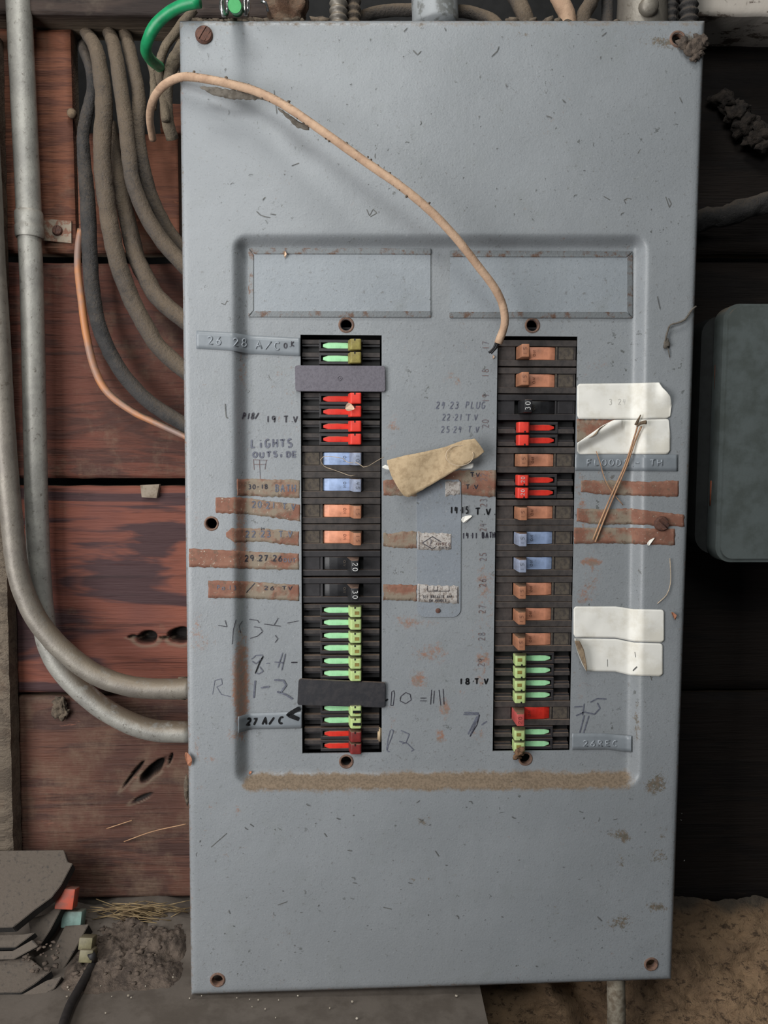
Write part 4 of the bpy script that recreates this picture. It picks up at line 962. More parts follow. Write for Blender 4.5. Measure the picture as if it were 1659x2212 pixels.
f = bm.faces.new([bm.verts.new(P(x, y, RD+.004)) for x, y in pts]); rr = bmesh.ops.extrude_face_region(bm, geom=[f]); bmesh.ops.translate(bm, verts=[v for v in rr['geom'] if isinstance(v, bmesh.types.BMVert)], vec=(0, .004, 0)); bmesh.ops.recalc_face_normals(bm, faces=bm.faces)
bmesh.ops.bevel(bm, geom=list(bm.edges), offset=.0012, segments=3, affect='EDGES')
pobj('side_clip', bm, M_card, smooth=True)['label'] = 'small tan clip at the lower right of the left opening'

# ---------------------------------------------------------------- wall boards
def board(name, x0, x1, yt, yb, d, mat, parent, th=.02, nx=60, nz=24, knots=(), round_=0, amp=.0006, ext=0):
    bm = bmesh.new(); lay = bm.verts.layers.float_color.new('mask')
    a = P(x0, yt, d); b = P(x1, yb, d); X0, X1, Z1, Z0 = a.x, b.x, a.z, b.z
    X1 += ext
    Gf = []
    for i in range(nx+1):
        c = []
        for j in range(nz+1):
            x = lerp(X0, X1, i/nx); z = lerp(Z1, Z0, j/nz); y = d + amp*noise.noise(Vector((x*9, 3, z*60)))
            e = min(abs(z-Z0), abs(z-Z1)); y += .0025*max(0, 1-e/.003)
            z2 = z
            if j in (0, nz): z2 += .0008*noise.noise(Vector((x*40, j, 0)))
            m_ = [0, 0]
            for kx, ky, rx, ry, rot, dep in knots:
                kc = P(kx, ky, d); dx, dz = (x-kc.x), (z-kc.z); c_, s_ = math.cos(rot), math.sin(rot)
                u, v = dx*c_+dz*s_, -dx*s_+dz*c_; q = math.hypot(u/(rx*mpp(d)), v/(ry*mpp(d))) + .35*noise.noise(Vector((x*70, z*70, 1)))
                y += dep*sm((1.15-q)/.5); m_[0] = max(m_[0], sm((1.3-q)/.5)); 
                if dz < 0: m_[1] = max(m_[1], .6*sm((1.9-q)/.5)*sm((q-1.1)/.3))
            v_ = bm.verts.new((x, y, z2)); v_[lay] = (m_[0], m_[1], 0, 1); c.append(v_)
        Gf.append(c)
    for i in range(nx):
        for j in range(nz): bm.faces.new((Gf[i][j], Gf[i+1][j], Gf[i+1][j+1], Gf[i][j+1])).smooth = True
    per = [Gf[i][0] for i in range(nx)] + [Gf[nx][j] for j in range(nz)] + [Gf[i][nz] for i in range(nx, 0, -1)] + [Gf[0][j] for j in range(nz, 0, -1)]
    low = [bm.verts.new((v.co.x, d+th, v.co.z)) for v in per]
    for k in range(len(per)): bm.faces.new((per[k], per[(k+1) % len(per)], low[(k+1) % len(per)], low[k]))
    bm.faces.new(low[::-1])
    bmesh.ops.translate(bm, verts=bm.verts, vec=-parent.location)
    return obj(name, bm, mat, parent)
WY = .140
wall = bpy.data.objects.new('wall_back', None); COL.objects.link(wall); wall.location = (0, WY, -.6); struct(wall)
board('board', -620, 165, 50, 546, WY-.004, M_wood1, wall, nx=40, nz=40)
board('board', 165, 388, 285, 546, WY-.004, M_wood1, wall, nx=30, nz=30)
board('board', 345, 700, 222, 290, WY-.003, M_wood1, wall, nx=20, nz=10)
board('board', -620, 1000, 561, 1034, WY, M_wood2, wall, nx=90, nz=60)
board('board', -620, 470, 1049, 1495, WY-.002, M_wood3, wall, nx=420, nz=160, knots=((318, 1376, 22, 14, 0, .018), (355, 1378, 12, 3, 0, .01), (392, 1372, 26, 16, 0, .018), (290, 1376, 14, 4, 0, .006)))
board('board', -620, 470, 1508, 1938, WY, M_wood4, wall, nx=420, nz=160, knots=((330, 1664, 38, 11, .75, .018), (290, 1670, 34, 4, .9, .008), (310, 1722, 26, 5, .45, .003), (368, 1640, 14, 3, 1.2, .006)))
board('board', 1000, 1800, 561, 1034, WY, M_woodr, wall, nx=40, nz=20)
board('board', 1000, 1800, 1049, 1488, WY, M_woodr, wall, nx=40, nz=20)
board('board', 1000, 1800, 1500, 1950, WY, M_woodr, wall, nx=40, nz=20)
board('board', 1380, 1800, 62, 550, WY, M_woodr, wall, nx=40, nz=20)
bm = bmesh.new(); a = P(-500, -400, .17); b = P(2200, 2212, .17); box(bm, a.x, b.x, .30, .31, b.z-.2, a.z)   # dark sheathing behind the boards
bmesh.ops.translate(bm, verts=bm.verts, vec=-wall.location); obj('sheathing', bm, M_inside, wall)
tb = bpy.data.objects.new('trim_1', None); COL.objects.link(tb); tb.location = tuple(P(0, 30, WY-.03)); struct(tb)
board('beam', -620, 600, -150, 38, WY-.03, M_woodd, tb, th=.05, nx=50, nz=20)
tb2 = bpy.data.objects.new('trim_2', None); COL.objects.link(tb2); tb2.location = tuple(P(1600, 30, WY-.06)); struct(tb2)
board('painted_beam', 1504, 1900, -150, 38, WY-.06, M_wpaint, tb2, th=.06, nx=30, nz=20)
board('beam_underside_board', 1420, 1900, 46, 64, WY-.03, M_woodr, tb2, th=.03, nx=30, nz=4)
post = thing('timber_post', 'rough grey-brown timber post at the far left edge, behind the left conduit', 'post', tuple(P(0, 1990, .11)))
bm = bmesh.new(); lay = bm.verts.layers.float_color.new('mask')
top, bot = P(-17, 62, .11), P(29, 1990, .11); n = 130; prev = None
for i in range(n+1):
    z = lerp(top.z, bot.z, i/n); xr = lerp(top.x, bot.x, i/n) + .0012*noise.noise(Vector((0, 0, z*60)))
    ring = [bm.verts.new(q) for q in ((xr-.09, .11, z), (xr-.045, .109+.001*noise.noise(Vector((1, 2, z*80))), z), (xr-.008, .11+.0015*noise.noise(Vector((1, 5, z*80))), z), (xr, .114, z), (xr, .135, z), (xr-.09, .135, z))]
    for v in ring: v[lay] = (0, 0, 0, 1)
    if prev:
        for k in range(6): bm.faces.new((prev[k], prev[(k+1) % 6], ring[(k+1) % 6], ring[k]))
    else: bm.faces.new(ring)
    prev = ring
bm.faces.new(prev[::-1]); pobj('post_shaft', bm, M_post, post, smooth=True, angle=50)

# unseen blocker added out of frame so the right-hand side stays dark
wr = bmesh.new(); box(wr, .62, .66, -.9, .16, -.9, .9); o = obj('light_blocker_right', wr, M_woodr); struct(o)

# ---------------------------------------------------------------- ledge, footing
LZ = P(930, 2131, 0).z - .012
bm = bmesh.new(); a = PZ(-200, 2150, LZ); nx, ny = 70, 40; G = []
xr = P(1042, 2150, .0).x
for i in range(nx+1):
    c = []
    for j in range(ny+1):
        x = lerp(-.62, xr, i/nx); y = lerp(-.16, .20, j/ny)
        z = LZ + .0015*noise.noise(Vector((x*30, y*30, 0)))
        if y > .05: z += .022*sm((y-.05)/.09)*sm((-.19-x)/.05)*(1+.7*noise.noise(Vector((x*25, y*25, 4))))
        c.append(bm.verts.new((x, y, z)))
    G.append(c)
for i in range(nx):
    for j in range(ny): bm.faces.new((G[i][j], G[i+1][j], G[i+1][j+1], G[i][j+1]))
per = [G[i][0] for i in range(nx)] + [G[nx][j] for j in range(ny)] + [G[i][ny] for i in range(nx, 0, -1)] + [G[0][j] for j in range(ny, 0, -1)]
low = [bm.verts.new((v.co.x, v.co.y, LZ-.12)) for v in per]
for k in range(len(per)): bm.faces.new((per[k], per[(k+1) % len(per)], low[(k+1) % len(per)], low[k]))
o = obj('trim_3', bm, M_ledge, smooth=True, angle=40); struct(o)
# rough footing at the lower right
bm = bmesh.new(); lay = bm.verts.layers.float_color.new('mask'); G = []; nx, ny = 110, 90
for i in range(nx+1):
    c = []
    for j in range(ny+1):
        px = lerp(1030, 1900, i/nx); t = j/ny; py = lerp(1925, 2330, t)
        d = lerp(.150, .03, t**.8) + .010*noise.noise(Vector((px*.012, py*.016, 0))) + .004*noise.noise(Vector((px*.05, py*.07, 3))) + .002*noise.noise(Vector((px*.15, py*.15, 3)))
        if px < 1300:
            u = (px-1180)-(py-2130)*.55; d -= .012*math.exp(-(u/22)**2); d += .018*math.exp(-((u-60)/24)**2)
        v = bm.verts.new(P(px, py, d)); v[lay] = (.85*sm((1975+30*noise.noise(Vector((px*.02, 0, 0)))-py)/30), 0, 0, 1); c.append(v)
    G.append(c)
for i in range(nx):
    for j in range(ny): bm.faces.new((G[i][j], G[i+1][j], G[i+1][j+1], G[i][j+1]))
per = [G[i][0] for i in range(nx)] + [G[nx][j] for j in range(ny)] + [G[i][ny] for i in range(nx, 0, -1)] + [G[0][j] for j in range(ny, 0, -1)]
low = [bm.verts.new((v.co.x, .26, v.co.z)) for v in per]
for k in range(len(per)): bm.faces.new((per[k], per[(k+1) % len(per)], low[(k+1) % len(per)], low[k]))
o = obj('wall_footing', bm, M_rock, smooth=True, angle=60); o.name = 'trim_4'; struct(o)
def single(name, bm, mat, label, cat, group=None, smooth=True, kind=None):
    o = obj(name, bm, mat, smooth=smooth); tag(o, label, cat, group, kind); return recenter(o)
bm = bmesh.new(); tube(bm, [P(1330, 2105, .03), P(1331, 2160, .028), P(1333, 2260, .024)], .0095, 20, ns=.0004)
single('pipe', bm, simple('dusty_pipe_paint', (150, 142, 126), (112, 100, 84), 110, .8, bs=.5), 'pale dusty pipe running down below the panel at lower right', 'pipe')
bm = bmesh.new(); lathe(bm, (P(900, 2140, .05).x, .055, LZ-.003), (0, 0, 1), [(.034, 0), (.034, .006), (.028, .009), (.028, .022)], 32)
single('pipe_collar', bm, M_pvc, 'round grey pipe collar under the bottom edge of the panel', 'pipe')
bm = bmesh.new(); tube(bm, [P(340, 2085, .10), P(375, 2083, .10), P(420, 2087, .10)], .006, 12)
single('pipe_stub', bm, M_cableL, 'pale dusty pipe stub lying left of the panel foot', 'pipe')
bm = bmesh.new(); box(bm, 0, .004, 0, .004, 0, .028, .0005); box(bm, -.003, .008, -.001, .006, -.006, .0, .001)
bmesh.ops.translate(bm, verts=bm.verts, vec=P(455, 2175, .03) - Vector((0, 0, .0)))
single('latch_pin', bm, M_rust, 'small rusty pin hanging under the lower left corner of the panel', 'pin', smooth=False)

# ---------------------------------------------------------------- conduits and cables on the left
def cable(name, pts, rpx, mat, label, cat='cable', group=None, ns=.0005, n=16, nf=90, ribs=0, step=.004):
    bm = bmesh.new(); dm = sum(p[2] for p in pts)/len(pts)
    tube(bm, [P(*p) for p in pts], (lambda t: rpx(t)*mpp(dm)) if callable(rpx) else rpx*mpp(dm), n, step, ns, nf, ribs)
    return single(name, bm, mat, label, cat, group)
cA = cable('metal_conduit', [(-70, -260, .082), (-40, 100, .082), (-22, 380, .082), (-14, 550, .082), (-4, 700, .082), (4, 850, .082), (14, 1000, .082), (25, 1120, .082), (38, 1230, .082), (58, 1295, .082), (88, 1350, .082), (140, 1408, .082), (205, 1456, .082), (275, 1481, .082), (340, 1488, .082), (412, 1487, .082)], 22.5, M_galvd, 'dusty metal conduit curving from the left edge into the panel side, upper bend', 'conduit', 'metal conduits left of the panel', ns=.0003, n=28)
bm = bmesh.new(); tube(bm, [P(386, 1487, .085), P(402, 1487, .085)], 25*mpp(.085), 24, .004, .001, 200); bmesh.ops.translate(bm, verts=bm.verts, vec=-cA.location); obj('conduit_fitting', bm, M_cableL, cA, smooth=True)
cB = thing('metal_conduit', 'pale galvanised conduit running down from the top left, lower bend into the panel', 'conduit', tuple(P(105, 1400, .112)), 'metal conduits left of the panel')
bm = bmesh.new(); k = mpp(.112)
tube(bm, [P(x, y, .112) for x, y in ((24, -320), (34, -80), (40, 0), (52, 240), (63, 470))], 25*k, 28, .006, .0002); pobj('pipe_section', bm, M_galv, cB, smooth=True)
bm = bmesh.new()
tube(bm, [P(x, y, .112) for x, y in ((63, 500), (68, 600), (73, 800), (77, 1000), (80, 1120), (85, 1230), (92, 1320), (106, 1395), (140, 1455), (205, 1517), (270, 1557), (335, 1578), (412, 1581))], 23.5*k, 28, .006, .0003); pobj('pipe_section', bm, M_galv, cB, smooth=True)
bm = bmesh.new(); c0, c1 = P(62, 457, .112), P(64.5, 514, .112); lathe(bm, c0, c1-c0, [(.0, 0), (26.5*k, 0), (28*k, .002), (28*k, .012), (27*k, .014), (28.5*k, .016), (28.5*k, (c1-c0).length-.002), (27*k, (c1-c0).length), (0, (c1-c0).length)], 32)
cp = pobj('coupling', bm, M_galv, cB, smooth=True, angle=40)
stp = bmesh.new(); pl = [(86, 472), (154, 477), (154, 525), (92, 519)]
f = stp.faces.new([stp.verts.new(P(x, y, WY-.007)) for x, y in pl]); rr = bmesh.ops.extrude_face_region(stp, geom=[f]); bmesh.ops.translate(stp, verts=[v for v in rr['geom'] if isinstance(v, bmesh.types.BMVert)], vec=(0, .0028, 0))
sp = pobj('strap', stp, simple('rusty_strap', (138, 126, 110), (118, 80, 62), 150, .7, .1, lo=.45, hi=.6, bs=.6), cB); sp['label'] = 'flat rusty mounting strap of the coupling'
screw(124, 498, 10.5, .003, math.radians(75), sp, 'screw', d=WY-.0073)

GC = 'dusty cables bundled left of the panel'
y0 = .112
cable('cable', [(178, 88, .17), (184, 112, .145), (197, 150, .128), (200, 195, .125), (188, 245, .122), (180, 290, .118), (182, 350, .116), (189, 430, .114), (192, 500, .113), (194, 550, .113), (199, 620, .114), (210, 690, .114), (230, 745, .114), (262, 803, .113), (305, 853, .112), (350, 888, .11), (412, 925, .105)], lambda t: 12 if t < .25 else lerp(12, 15.5, sm((t-.25)/.2)), M_cabled, 'dark braided cable, outermost of the bundle and lowest entering the panel', 'cable', GC)
cable('cable', [(176, 55, .17), (190, 76, .14), (207, 105, .112), (218, 160, .101), (225, 225, .098), (221, 300, .098), (222, 360, .098), (229, 430, .098), (240, 500, .098), (253, 560, .098), (277, 630, .099), (310, 698, .1), (350, 757, .102), (414, 812, .1)], lambda t: lerp(13, 18, sm(t*2.2)), M_cable, 'thick dusty cable, second from the outside, entering the panel above the braided one', 'cable', GC, ns=.0008)
cable('cable', [(228, 55, .17), (241, 84, .13), (252, 130, .108), (262, 200, .098), (273, 280, .094), (280, 345, .092), (289, 400, .09), (317, 468, .09), (348, 517, .09), (378, 552, .09), (414, 590, .09)], lambda t: lerp(14, 16.5, t), M_cable, 'dusty cable lying in front of the others and entering the panel highest', 'cable', GC)
cable('cable', [(255, 50, .18), (272, 80, .14), (287, 140, .115), (300, 210, .108), (299, 290, .106), (312, 370, .106), (330, 430, .108), (358, 488, .11), (395, 540, .112), (420, 575, .112)], 13.5, M_cable, 'thinner dusty cable closest to the panel, half hidden behind the front cable', 'cable', GC)
cable('cable', [(240, 268, .14), (246, 310, .13), (251, 355, .124), (263, 420, .12), (280, 495, .116), (292, 548, .112), (312, 593, .108), (346, 648, .104), (414, 704, .1)], lambda t: lerp(12, 18, sm(t*1.8)), M_cable, 'rough dusty cable emerging from behind the bundle, entering the panel third from top', 'cable', GC, ns=.0008)
cable('cable', [(174, 495, .130), (169, 530, .129), (168, 580, .127), (176, 650, .122), (186, 720, .122), (204, 795, .122), (232, 847, .12), (285, 888, .118), (345, 917, .112), (412, 948, .105)], lambda t: lerp(6.5, 8, math.sin(t*math.pi)), M_orange, 'thin orange-brown cable turning grey, lowest loop left of the panel', 'cable', GC, ns=.0002)
cable('cable', [(432, 4, -.01), (405, 8, -.008), (370, 24, -.004), (338, 52, .002), (321, 82, .010), (315, 108, .025), (325, 128, .05), (345, 145, .09)], 11.5, M_green, 'green insulated ground wire arching at the top left corner of the panel', 'cable', ns=.0003, n=18)
for pts, rp_, lb in (([(420, 20, .09), (385, 62, .09), (355, 105, .09), (344, 150, .09), (352, 200, .10), (358, 262, .10)], 9, 'pale dusty wire beside the upper left corner of the panel, leaning right'),
                 ([(398, 95, .08), (375, 135, .09), (360, 190, .10), (362, 262, .11), (372, 300, .12)], 13, 'thick pale dusty cable stub tucked behind the upper left panel edge'),
                 ([(318, 118, .10), (330, 150, .10), (333, 190, .11), (330, 235, .11)], 8, 'dust-covered thin wire hanging below the green ground wire')):
    cable('cable', pts, rp_, M_cableL, lb, 'cable', GC, ns=.0009)
# tan cable over the cover
tc = thing('loose_cable', 'loose tan cable with cut end arching across the front of the panel', 'cable', tuple(P(395, 172, -.01)))
TP = [(330, 300, .09), (324, 262, .06), (326, 232, .035), (337, 204, .012), (360, 180, -.004), (395, 166, -.0095), (440, 170, -.013), (500, 182, -.018), (560, 200, -.024), (620, 231, -.030), (700, 286, -.036), (790, 350, -.040), (865, 402, -.042), (930, 456, -.040), (985, 514, -.036), (1033, 575, -.030), (1067, 620, -.025), (1086, 660, -.020), (1090, 700, -.017), (1076, 742, -.014)]
bm = bmesh.new(); tube(bm, [P(*p) for p in TP], 8.6*mpp(-.02), 18, .004, .0002, 120); pobj('sheath', bm, M_tan, tc, smooth=True)
for dx, r_p in ((-3, 2.6), (1.5, 2.6), (4, 2.0)):
    bm = bmesh.new(); tube(bm, [P(1075+dx, 738, -.014), P(1069+dx*.8, 752, -.013), P(1059+dx, 765-abs(dx), -.012)], r_p*mpp(-.014), 10, .003); pobj('wire_core', bm, M_bk, tc, smooth=True)
bm = bmesh.new(); rd = random.Random(3)
SPT = spline([P(*p) for p in TP], .004)
for p in SPT[20:-30]:
    if rd.random() < .42:
        s = rd.uniform(.0006, .0017); blob(bm, p + Vector((rd.uniform(-.002, .002), -.001, -.0036 + rd.choice([0, 0, .0075]))), s, s, s, .8, 500, 1)
pobj('dust_clumps', bm, M_dust, tc)
bm = sheet([(432, 186), (470, 189), (520, 196), (580, 214)], [(432, 190), (462, 206), (500, 214), (560, 216), (580, 217)], 0, 30, 4, .0003, lift=lambda a, b: .018+.002*noise.noise(Vector((a*.1, b*.1, 0))), rag=5)
pobj('hanging_dust_web', bm, M_web, tc)
bm = sheet([(600, 232), (640, 258), (668, 275)], [(600, 236), (640, 275), (668, 282)], 0, 20, 3, .0003, lift=lambda a, b: .030, rag=4)
pobj('hanging_dust_web', bm, M_web, tc)

# green lug at the top edge
lug = thing('ground_lug', 'cut green wire end in a bright metal clip above the panel top edge', 'wire end', tuple(P(510, 30, .0)))
bm = bmesh.new(); a = P(507, 12, -.055); b = P(512, 22, .035); cyl(bm, a, b-a, 14*mpp(-.05), (b-a).length, 28); pobj('wire_stub', bm, M_green, lug, smooth=True, angle=40)
bm = bmesh.new(); cyl(bm, a-(b-a).normalized()*.0006, b-a, 13.2*mpp(-.05), .0006, 28); pobj('cut_face', bm, M_greenl, lug)
for x0, x1, yy in ((478, 490, 20), (528, 535, 18)):
    bm = bmesh.new(); tube(bm, [P(x0+4, -14, .0), P(x0, yy-12, .0), P(x0+1, yy, .0), P((x0+x1)/2, yy+14, .0), P(x1, yy+6, .01), P(x1+1, yy-20, .01)], .0022, 10, .003); pobj('metal_clip', bm, M_chrome, lug, smooth=True)
bm = bmesh.new(); tube(bm, [P(564, 2, .02), P(574, 6, .02), P(579, 24, .025)], .0014, 8, .003)
single('wire_hook', bm, M_chrome, 'small bright bent wire hook above the panel top, right of the green wire end', 'wire')

# things above the top edge of the panel
def flexc(x, r_, yb, d, label, mat=M_cable, tilt=0): return cable('flexible_conduit', [(x+tilt, -330, d+.03), (x+tilt, -60, d), (x+tilt*.4, 0, d), (x, yb, d)], r_, mat, label, 'conduit', 'conduits entering the top of the panel', ns=.0005, n=24, ribs=900, step=.0012)
flexc(731, 17, 60, .045, 'pale grey ribbed flexible conduit above the panel top, left of centre', M_galvd)
flexc(764, 14, 60, .055, 'darker ribbed flexible conduit right behind the pale ribbed one', M_cable)
flexc(1449, 12, 60, .06, 'narrow ribbed conduit above the top right of the panel', M_cabled)
flexc(1487, 18, 60, .06, 'wider ribbed conduit beside the white painted beam', M_cabled)
bm = bmesh.new(); blob(bm, P(620, 30, .055), .018, .015, .022, .5, 60, 4); blob(bm, P(635, 0, .06), .014, .012, .024, .4, 60, 3); blob(bm, P(598, 10, .06), .012, .012, .02, .5, 60, 3)
single('conduit_connector', bm, cablem('rusty_dust', (112, 84, 66), (86, 66, 54), (112, 94, 76)), 'lumpy rust-brown dusty connector above the panel top, near the green wire end', 'connector')
cable('grey_pipe', [(936, -340, .06), (938, -80, .06), (939, 0, .06), (941, 62, .06)], 48, M_pvc, 'wide pale grey pipe with peeling paint entering the panel top centre', 'pipe', 'conduits entering the top of the panel', ns=.0003, n=36)
cable('cable', [(770, 45, .08), (800, 30, .08), (850, 22, .08), (900, 22, .08), (960, 24, .085), (1010, 26, .08), (1060, 42, .07), (1080, 60, .06)], 12, M_cable, 'dark dusty tube passing behind the wide grey pipe', 'cable', 'cables above the panel')
cable('cable', [(1060, -330, .09), (1100, -50, .07), (1118, 0, .06), (1132, 30, .05), (1140, 62, .05)], 16, M_cable, 'thick grey-brown cable above the panel, right of the grey pipe', 'cable', 'cables above the panel')
cable('cable', [(1150, -330, .09), (1196, -50, .06), (1210, 0, .05), (1224, 30, .05), (1228, 62, .05)], 17, M_tan, 'pale tan cable entering the panel top at the right', 'cable', 'cables above the panel')
cable('cable', [(1268, -330, .09), (1282, -50, .06), (1278, 0, .055), (1262, 30, .05), (1258, 62, .05)], 15, M_cable, 'grey-green cable just right of the tan one above the panel', 'cable', 'cables above the panel')
cable('cable', [(1306, -330, .09), (1309, -50, .075), (1312, 0, .07), (1311, 62, .06)], 12, M_cabled, 'dark narrow cable between the grey-green cable and the round fitting', 'cable', 'cables above the panel')
bm = bmesh.new(); lathe(bm, P(1388, -40, .065)+Vector((0, 0, .12)), (0, 0, -1), [(0, 0), (.020, 0), (.020, .10), (.024, .11), (.024, .14), (.025, .16), (.025, .20)], 32)
o = single('conduit_fitting', bm, M_galvd, 'wide dusty round fitting with a set screw above the upper right of the panel', 'fitting')
bm = bmesh.new(); c = P(1402, 14, .038); lathe(bm, c-o.location, (0, -1, -.2), [(.0, -.01), (.009, -.01), (.009, .002), (.007, .005), (0, .006)], 16); obj('set_screw', bm, M_galvd, o, smooth=True)
bm = bmesh.new()
rd = random.Random(9)
for _ in range(60): 
    x = rd.uniform(420, 700) if rd.random() < .6 else rd.uniform(1090, 1340); s = rd.uniform(.001, .004); blob(bm, P(x, 47, rd.uniform(.004, .02)) + Vector((0, 0, s*.3)), s*1.6, s, s*.8, .8, 300, 1)
single('dust_debris', bm, M_dust, 'clumps of dust and debris lying along the top edge of the panel', 'dust', kind='stuff')

# ---------------------------------------------------------------- right side
dis = thing('disconnect_box', 'weathered grey-green metal switch box at the right edge, door with rounded corners', 'switch box', tuple(P(1640, 1215, .03)))
def rrect(x0, x1, z0, z1, r, n=8):
    o = []
    for cx, cz, a0 in ((x1-r, z1-r, 0), (x0+r, z1-r, 90), (x0+r, z0+r, 180), (x1-r, z0+r, 270)):
        o += [(cx+r*math.cos(math.radians(a0+90*i/n)), cz+r*math.sin(math.radians(a0+90*i/n))) for i in range(n+1)]
    return o
A = P(1566, 655, .03); Bq = P(1546, 1215, .03)
x0 = (A.x+Bq.x)/2; x1 = x0+.17; z1, z0 = A.z, Bq.z
bm = bmesh.new()
pl = rrect(x0, x1, z0, z1, .016)
sh = lambda p: (p[0] + (p[1]-(z0+z1)/2)*((A.x-Bq.x)/(z1-z0)), p[1])
fs = prism(bm, [sh(p) for p in pl], 'y', .028, .052)
bmesh.ops.bevel(bm, geom=[e for e in bm.edges if all(abs(v.co.y-.028) < 1e-5 for v in e.verts)], offset=.004, segments=4, affect='EDGES')
pobj('door', bm, M_box, dis, smooth=True, angle=40)
bm = bmesh.new(); C0 = P(1512, 690, .058)
prism(bm, [sh(p) for p in rrect(x0-.012, x1+.02, z0+.006, z1-.008, .02)], 'y', .054, WY-.003); pobj('box_body', bm, M_boxdark, dis, smooth=True, angle=40)
for px, py, hh in ((1548, 815, 26), (1538, 1065, 27)):
    c = P(px, py, .047); bm = bmesh.new(); cyl(bm, c-Vector((0, 0, hh*mpp(.047))), (0, 0, 1), .0022, 2*hh*mpp(.047), 12); pobj('hinge', bm, M_copper, dis, smooth=True)
bm = bmesh.new(); c = P(1505, 1100, .09); lathe(bm, c, (-1, -.5, 0), [(0, 0), (.014, 0), (.016, .006), (.016, .012), (.019, .013), (.019, .018), (.012, .02), (0, .02)], 20); pobj('conduit_hub', bm, M_galvd, dis, smooth=True, angle=40)
cable('cable', [(1490, 482, .12), (1530, 472, .118), (1580, 462, .112), (1620, 446, .11), (1700, 425, .108)], 22, M_cabled, 'dust-caked dark cable running level across the dark boards at right', 'cable', ns=.0035, n=22, nf=60)
bm = bmesh.new()
for x, y, s in ((1565, 215, .011), (1585, 245, .013), (1610, 268, .015), (1640, 285, .013), (1655, 310, .012), (1600, 235, .009), (1625, 300, .010)): blob(bm, P(x, y, .128), s, s*.5, s*.8, .9, 40, 3)
single('dust_nest', bm, simple('dark_nest', (58, 50, 44), (36, 31, 28), 120, 1, bs=1, bd=.002), 'matted lump of dusty debris on the dark boards at upper right', 'debris', kind='stuff')
bm = bmesh.new(); rd = random.Random(21)
for x, y, s in ((1478, 92, .006), (1492, 104, .007), (1505, 100, .007), (1514, 88, .007), (1508, 116, .005), (1500, 125, .004)): blob(bm, P(x, y, -.002), s, s*.45, s*.8, .8, 60, 3)
single('insect_nest', bm, simple('mud_nest', (96, 84, 74), (64, 56, 50), 150, 1, bs=1, bd=.001), 'brown mud and debris nest on the upper right corner of the panel', 'debris', kind='stuff')
bm = bmesh.new(); tube(bm, [surf(x, y, .003) for x, y in ((1504, 662), (1495, 668), (1480, 690), (1462, 698), (1448, 702), (1440, 722), (1438, 738))], .0009, 7, .003, .0004, 300); blob(bm, surf(1440, 742, .002), .003, .002, .005, .6, 80, 2); tube(bm, [surf(1442, 750, .002), surf(1447, 772, .001)], .0004, 6)
single('cobweb_strand', bm, M_web, 'dusty cobweb strand clinging to the right edge of the panel', 'cobweb')

# ---------------------------------------------------------------- small natural debris on the cover
def needle(pts, r_, label, mat=M_twig, off=.002, cat='pine needle', group=None):
    bm = bmesh.new(); tube(bm, [surf(x, y, off if len(p) == 0 else p[0]) for x, y, *p in pts], r_, 8, .004); return single('pine_needle', bm, mat, label, cat, group)
tw = thing('pine_twig', 'bundle of dry pine needles with bud, stuck diagonally over the right paper label', 'twig', tuple(surf(1292, 1172, .003)))
for pts in (((1281, 1166, .003), (1300, 1118, .004), (1325, 1060, .005), (1350, 1005, .006), (1370, 945, .007), (1378, 918, .007)), ((1286, 1171, .003), (1306, 1120, .0035), (1330, 1062, .0045), (1354, 1005, .006), (1373, 950, .006), (1386, 921, .006))):
    bm = bmesh.new(); tube(bm, [surf(x, y, q) for x, y, q in pts], .00085, 8, .004); pobj('needle', bm, M_twig, tw, smooth=True)
bm = bmesh.new(); tube(bm, [surf(1376, 922, .007), surf(1384, 914, .008), surf(1396, 912, .008)], lambda t: lerp(.0007, .002, t), 10, .002, .0002, 400); pobj('bud', bm, M_twigd, tw, smooth=True)
bm = bmesh.new(); tube(bm, [surf(1374, 918, .006), surf(1380, 904, .006), surf(1384, 896, .006)], lambda t: lerp(.0016, .0005, t), 8, .002, .0004, 500); pobj('bud', bm, M_twigd, tw, smooth=True)
needle([(1288, 975, .004), (1295, 995, .003), (1305, 1030, .003), (1320, 1060, .0025), (1346, 1091, .002)], .00045, 'single thin pine needle crossing behind the needle bundle')
bm = bmesh.new(); tube(bm, [surf(x, y, .002) for x, y in ((1447, 1206), (1449, 1240), (1448, 1262), (1440, 1285), (1420, 1304))], .0004, 6, .004); single('hair', bm, M_thread, 'pale curved hair-like fibre above the lower white labels', 'fibre')
def petal(px, py, w_, h_, rot, mat, label, off=.002, name='dry_petal', cat='petal'):
    bm = bmesh.new(); k = mpp(0); c = surf(px, py, off); n = 12; top = []; 
    ring = []; 
    for i in range(n):
        a = 2*math.pi*i/n; u, v = math.cos(a)*w_/2*k, math.sin(a)*h_/2*k*(1-.5*math.cos(a)); cr, sr = math.cos(rot), math.sin(rot)
        ring.append((c.x+u*cr-v*sr, c.y - .0009*math.cos(2*a), c.z+u*sr+v*cr))
    a_ = [bm.verts.new(p) for p in ring]; b_ = [bm.verts.new((p[0], p[1]+.0005, p[2])) for p in ring]
    bm.faces.new(a_); bm.faces.new(b_[::-1])
    for i in range(n): bm.faces.new((a_[i], a_[(i+1) % n], b_[(i+1) % n], b_[i]))
    return single(name, bm, mat, label, cat, smooth=False)
petal(1406, 1170, 22, 7, math.radians(50), M_paper, 'small white petal-like fleck on the lowest right tape strip')
petal(756, 880, 20, 16, math.radians(-20), M_petal, 'pinkish dry petal stuck on the red knobs of the left column', off=.0125)
petal(1066, 771, 4, 8, 0, M_petal, 'tiny pale flake below the cut cable end')
petal(541, 1669, 8, 5, .6, M_leaf, 'tiny orange flake at the left end of the dusty ledge below the breakers')
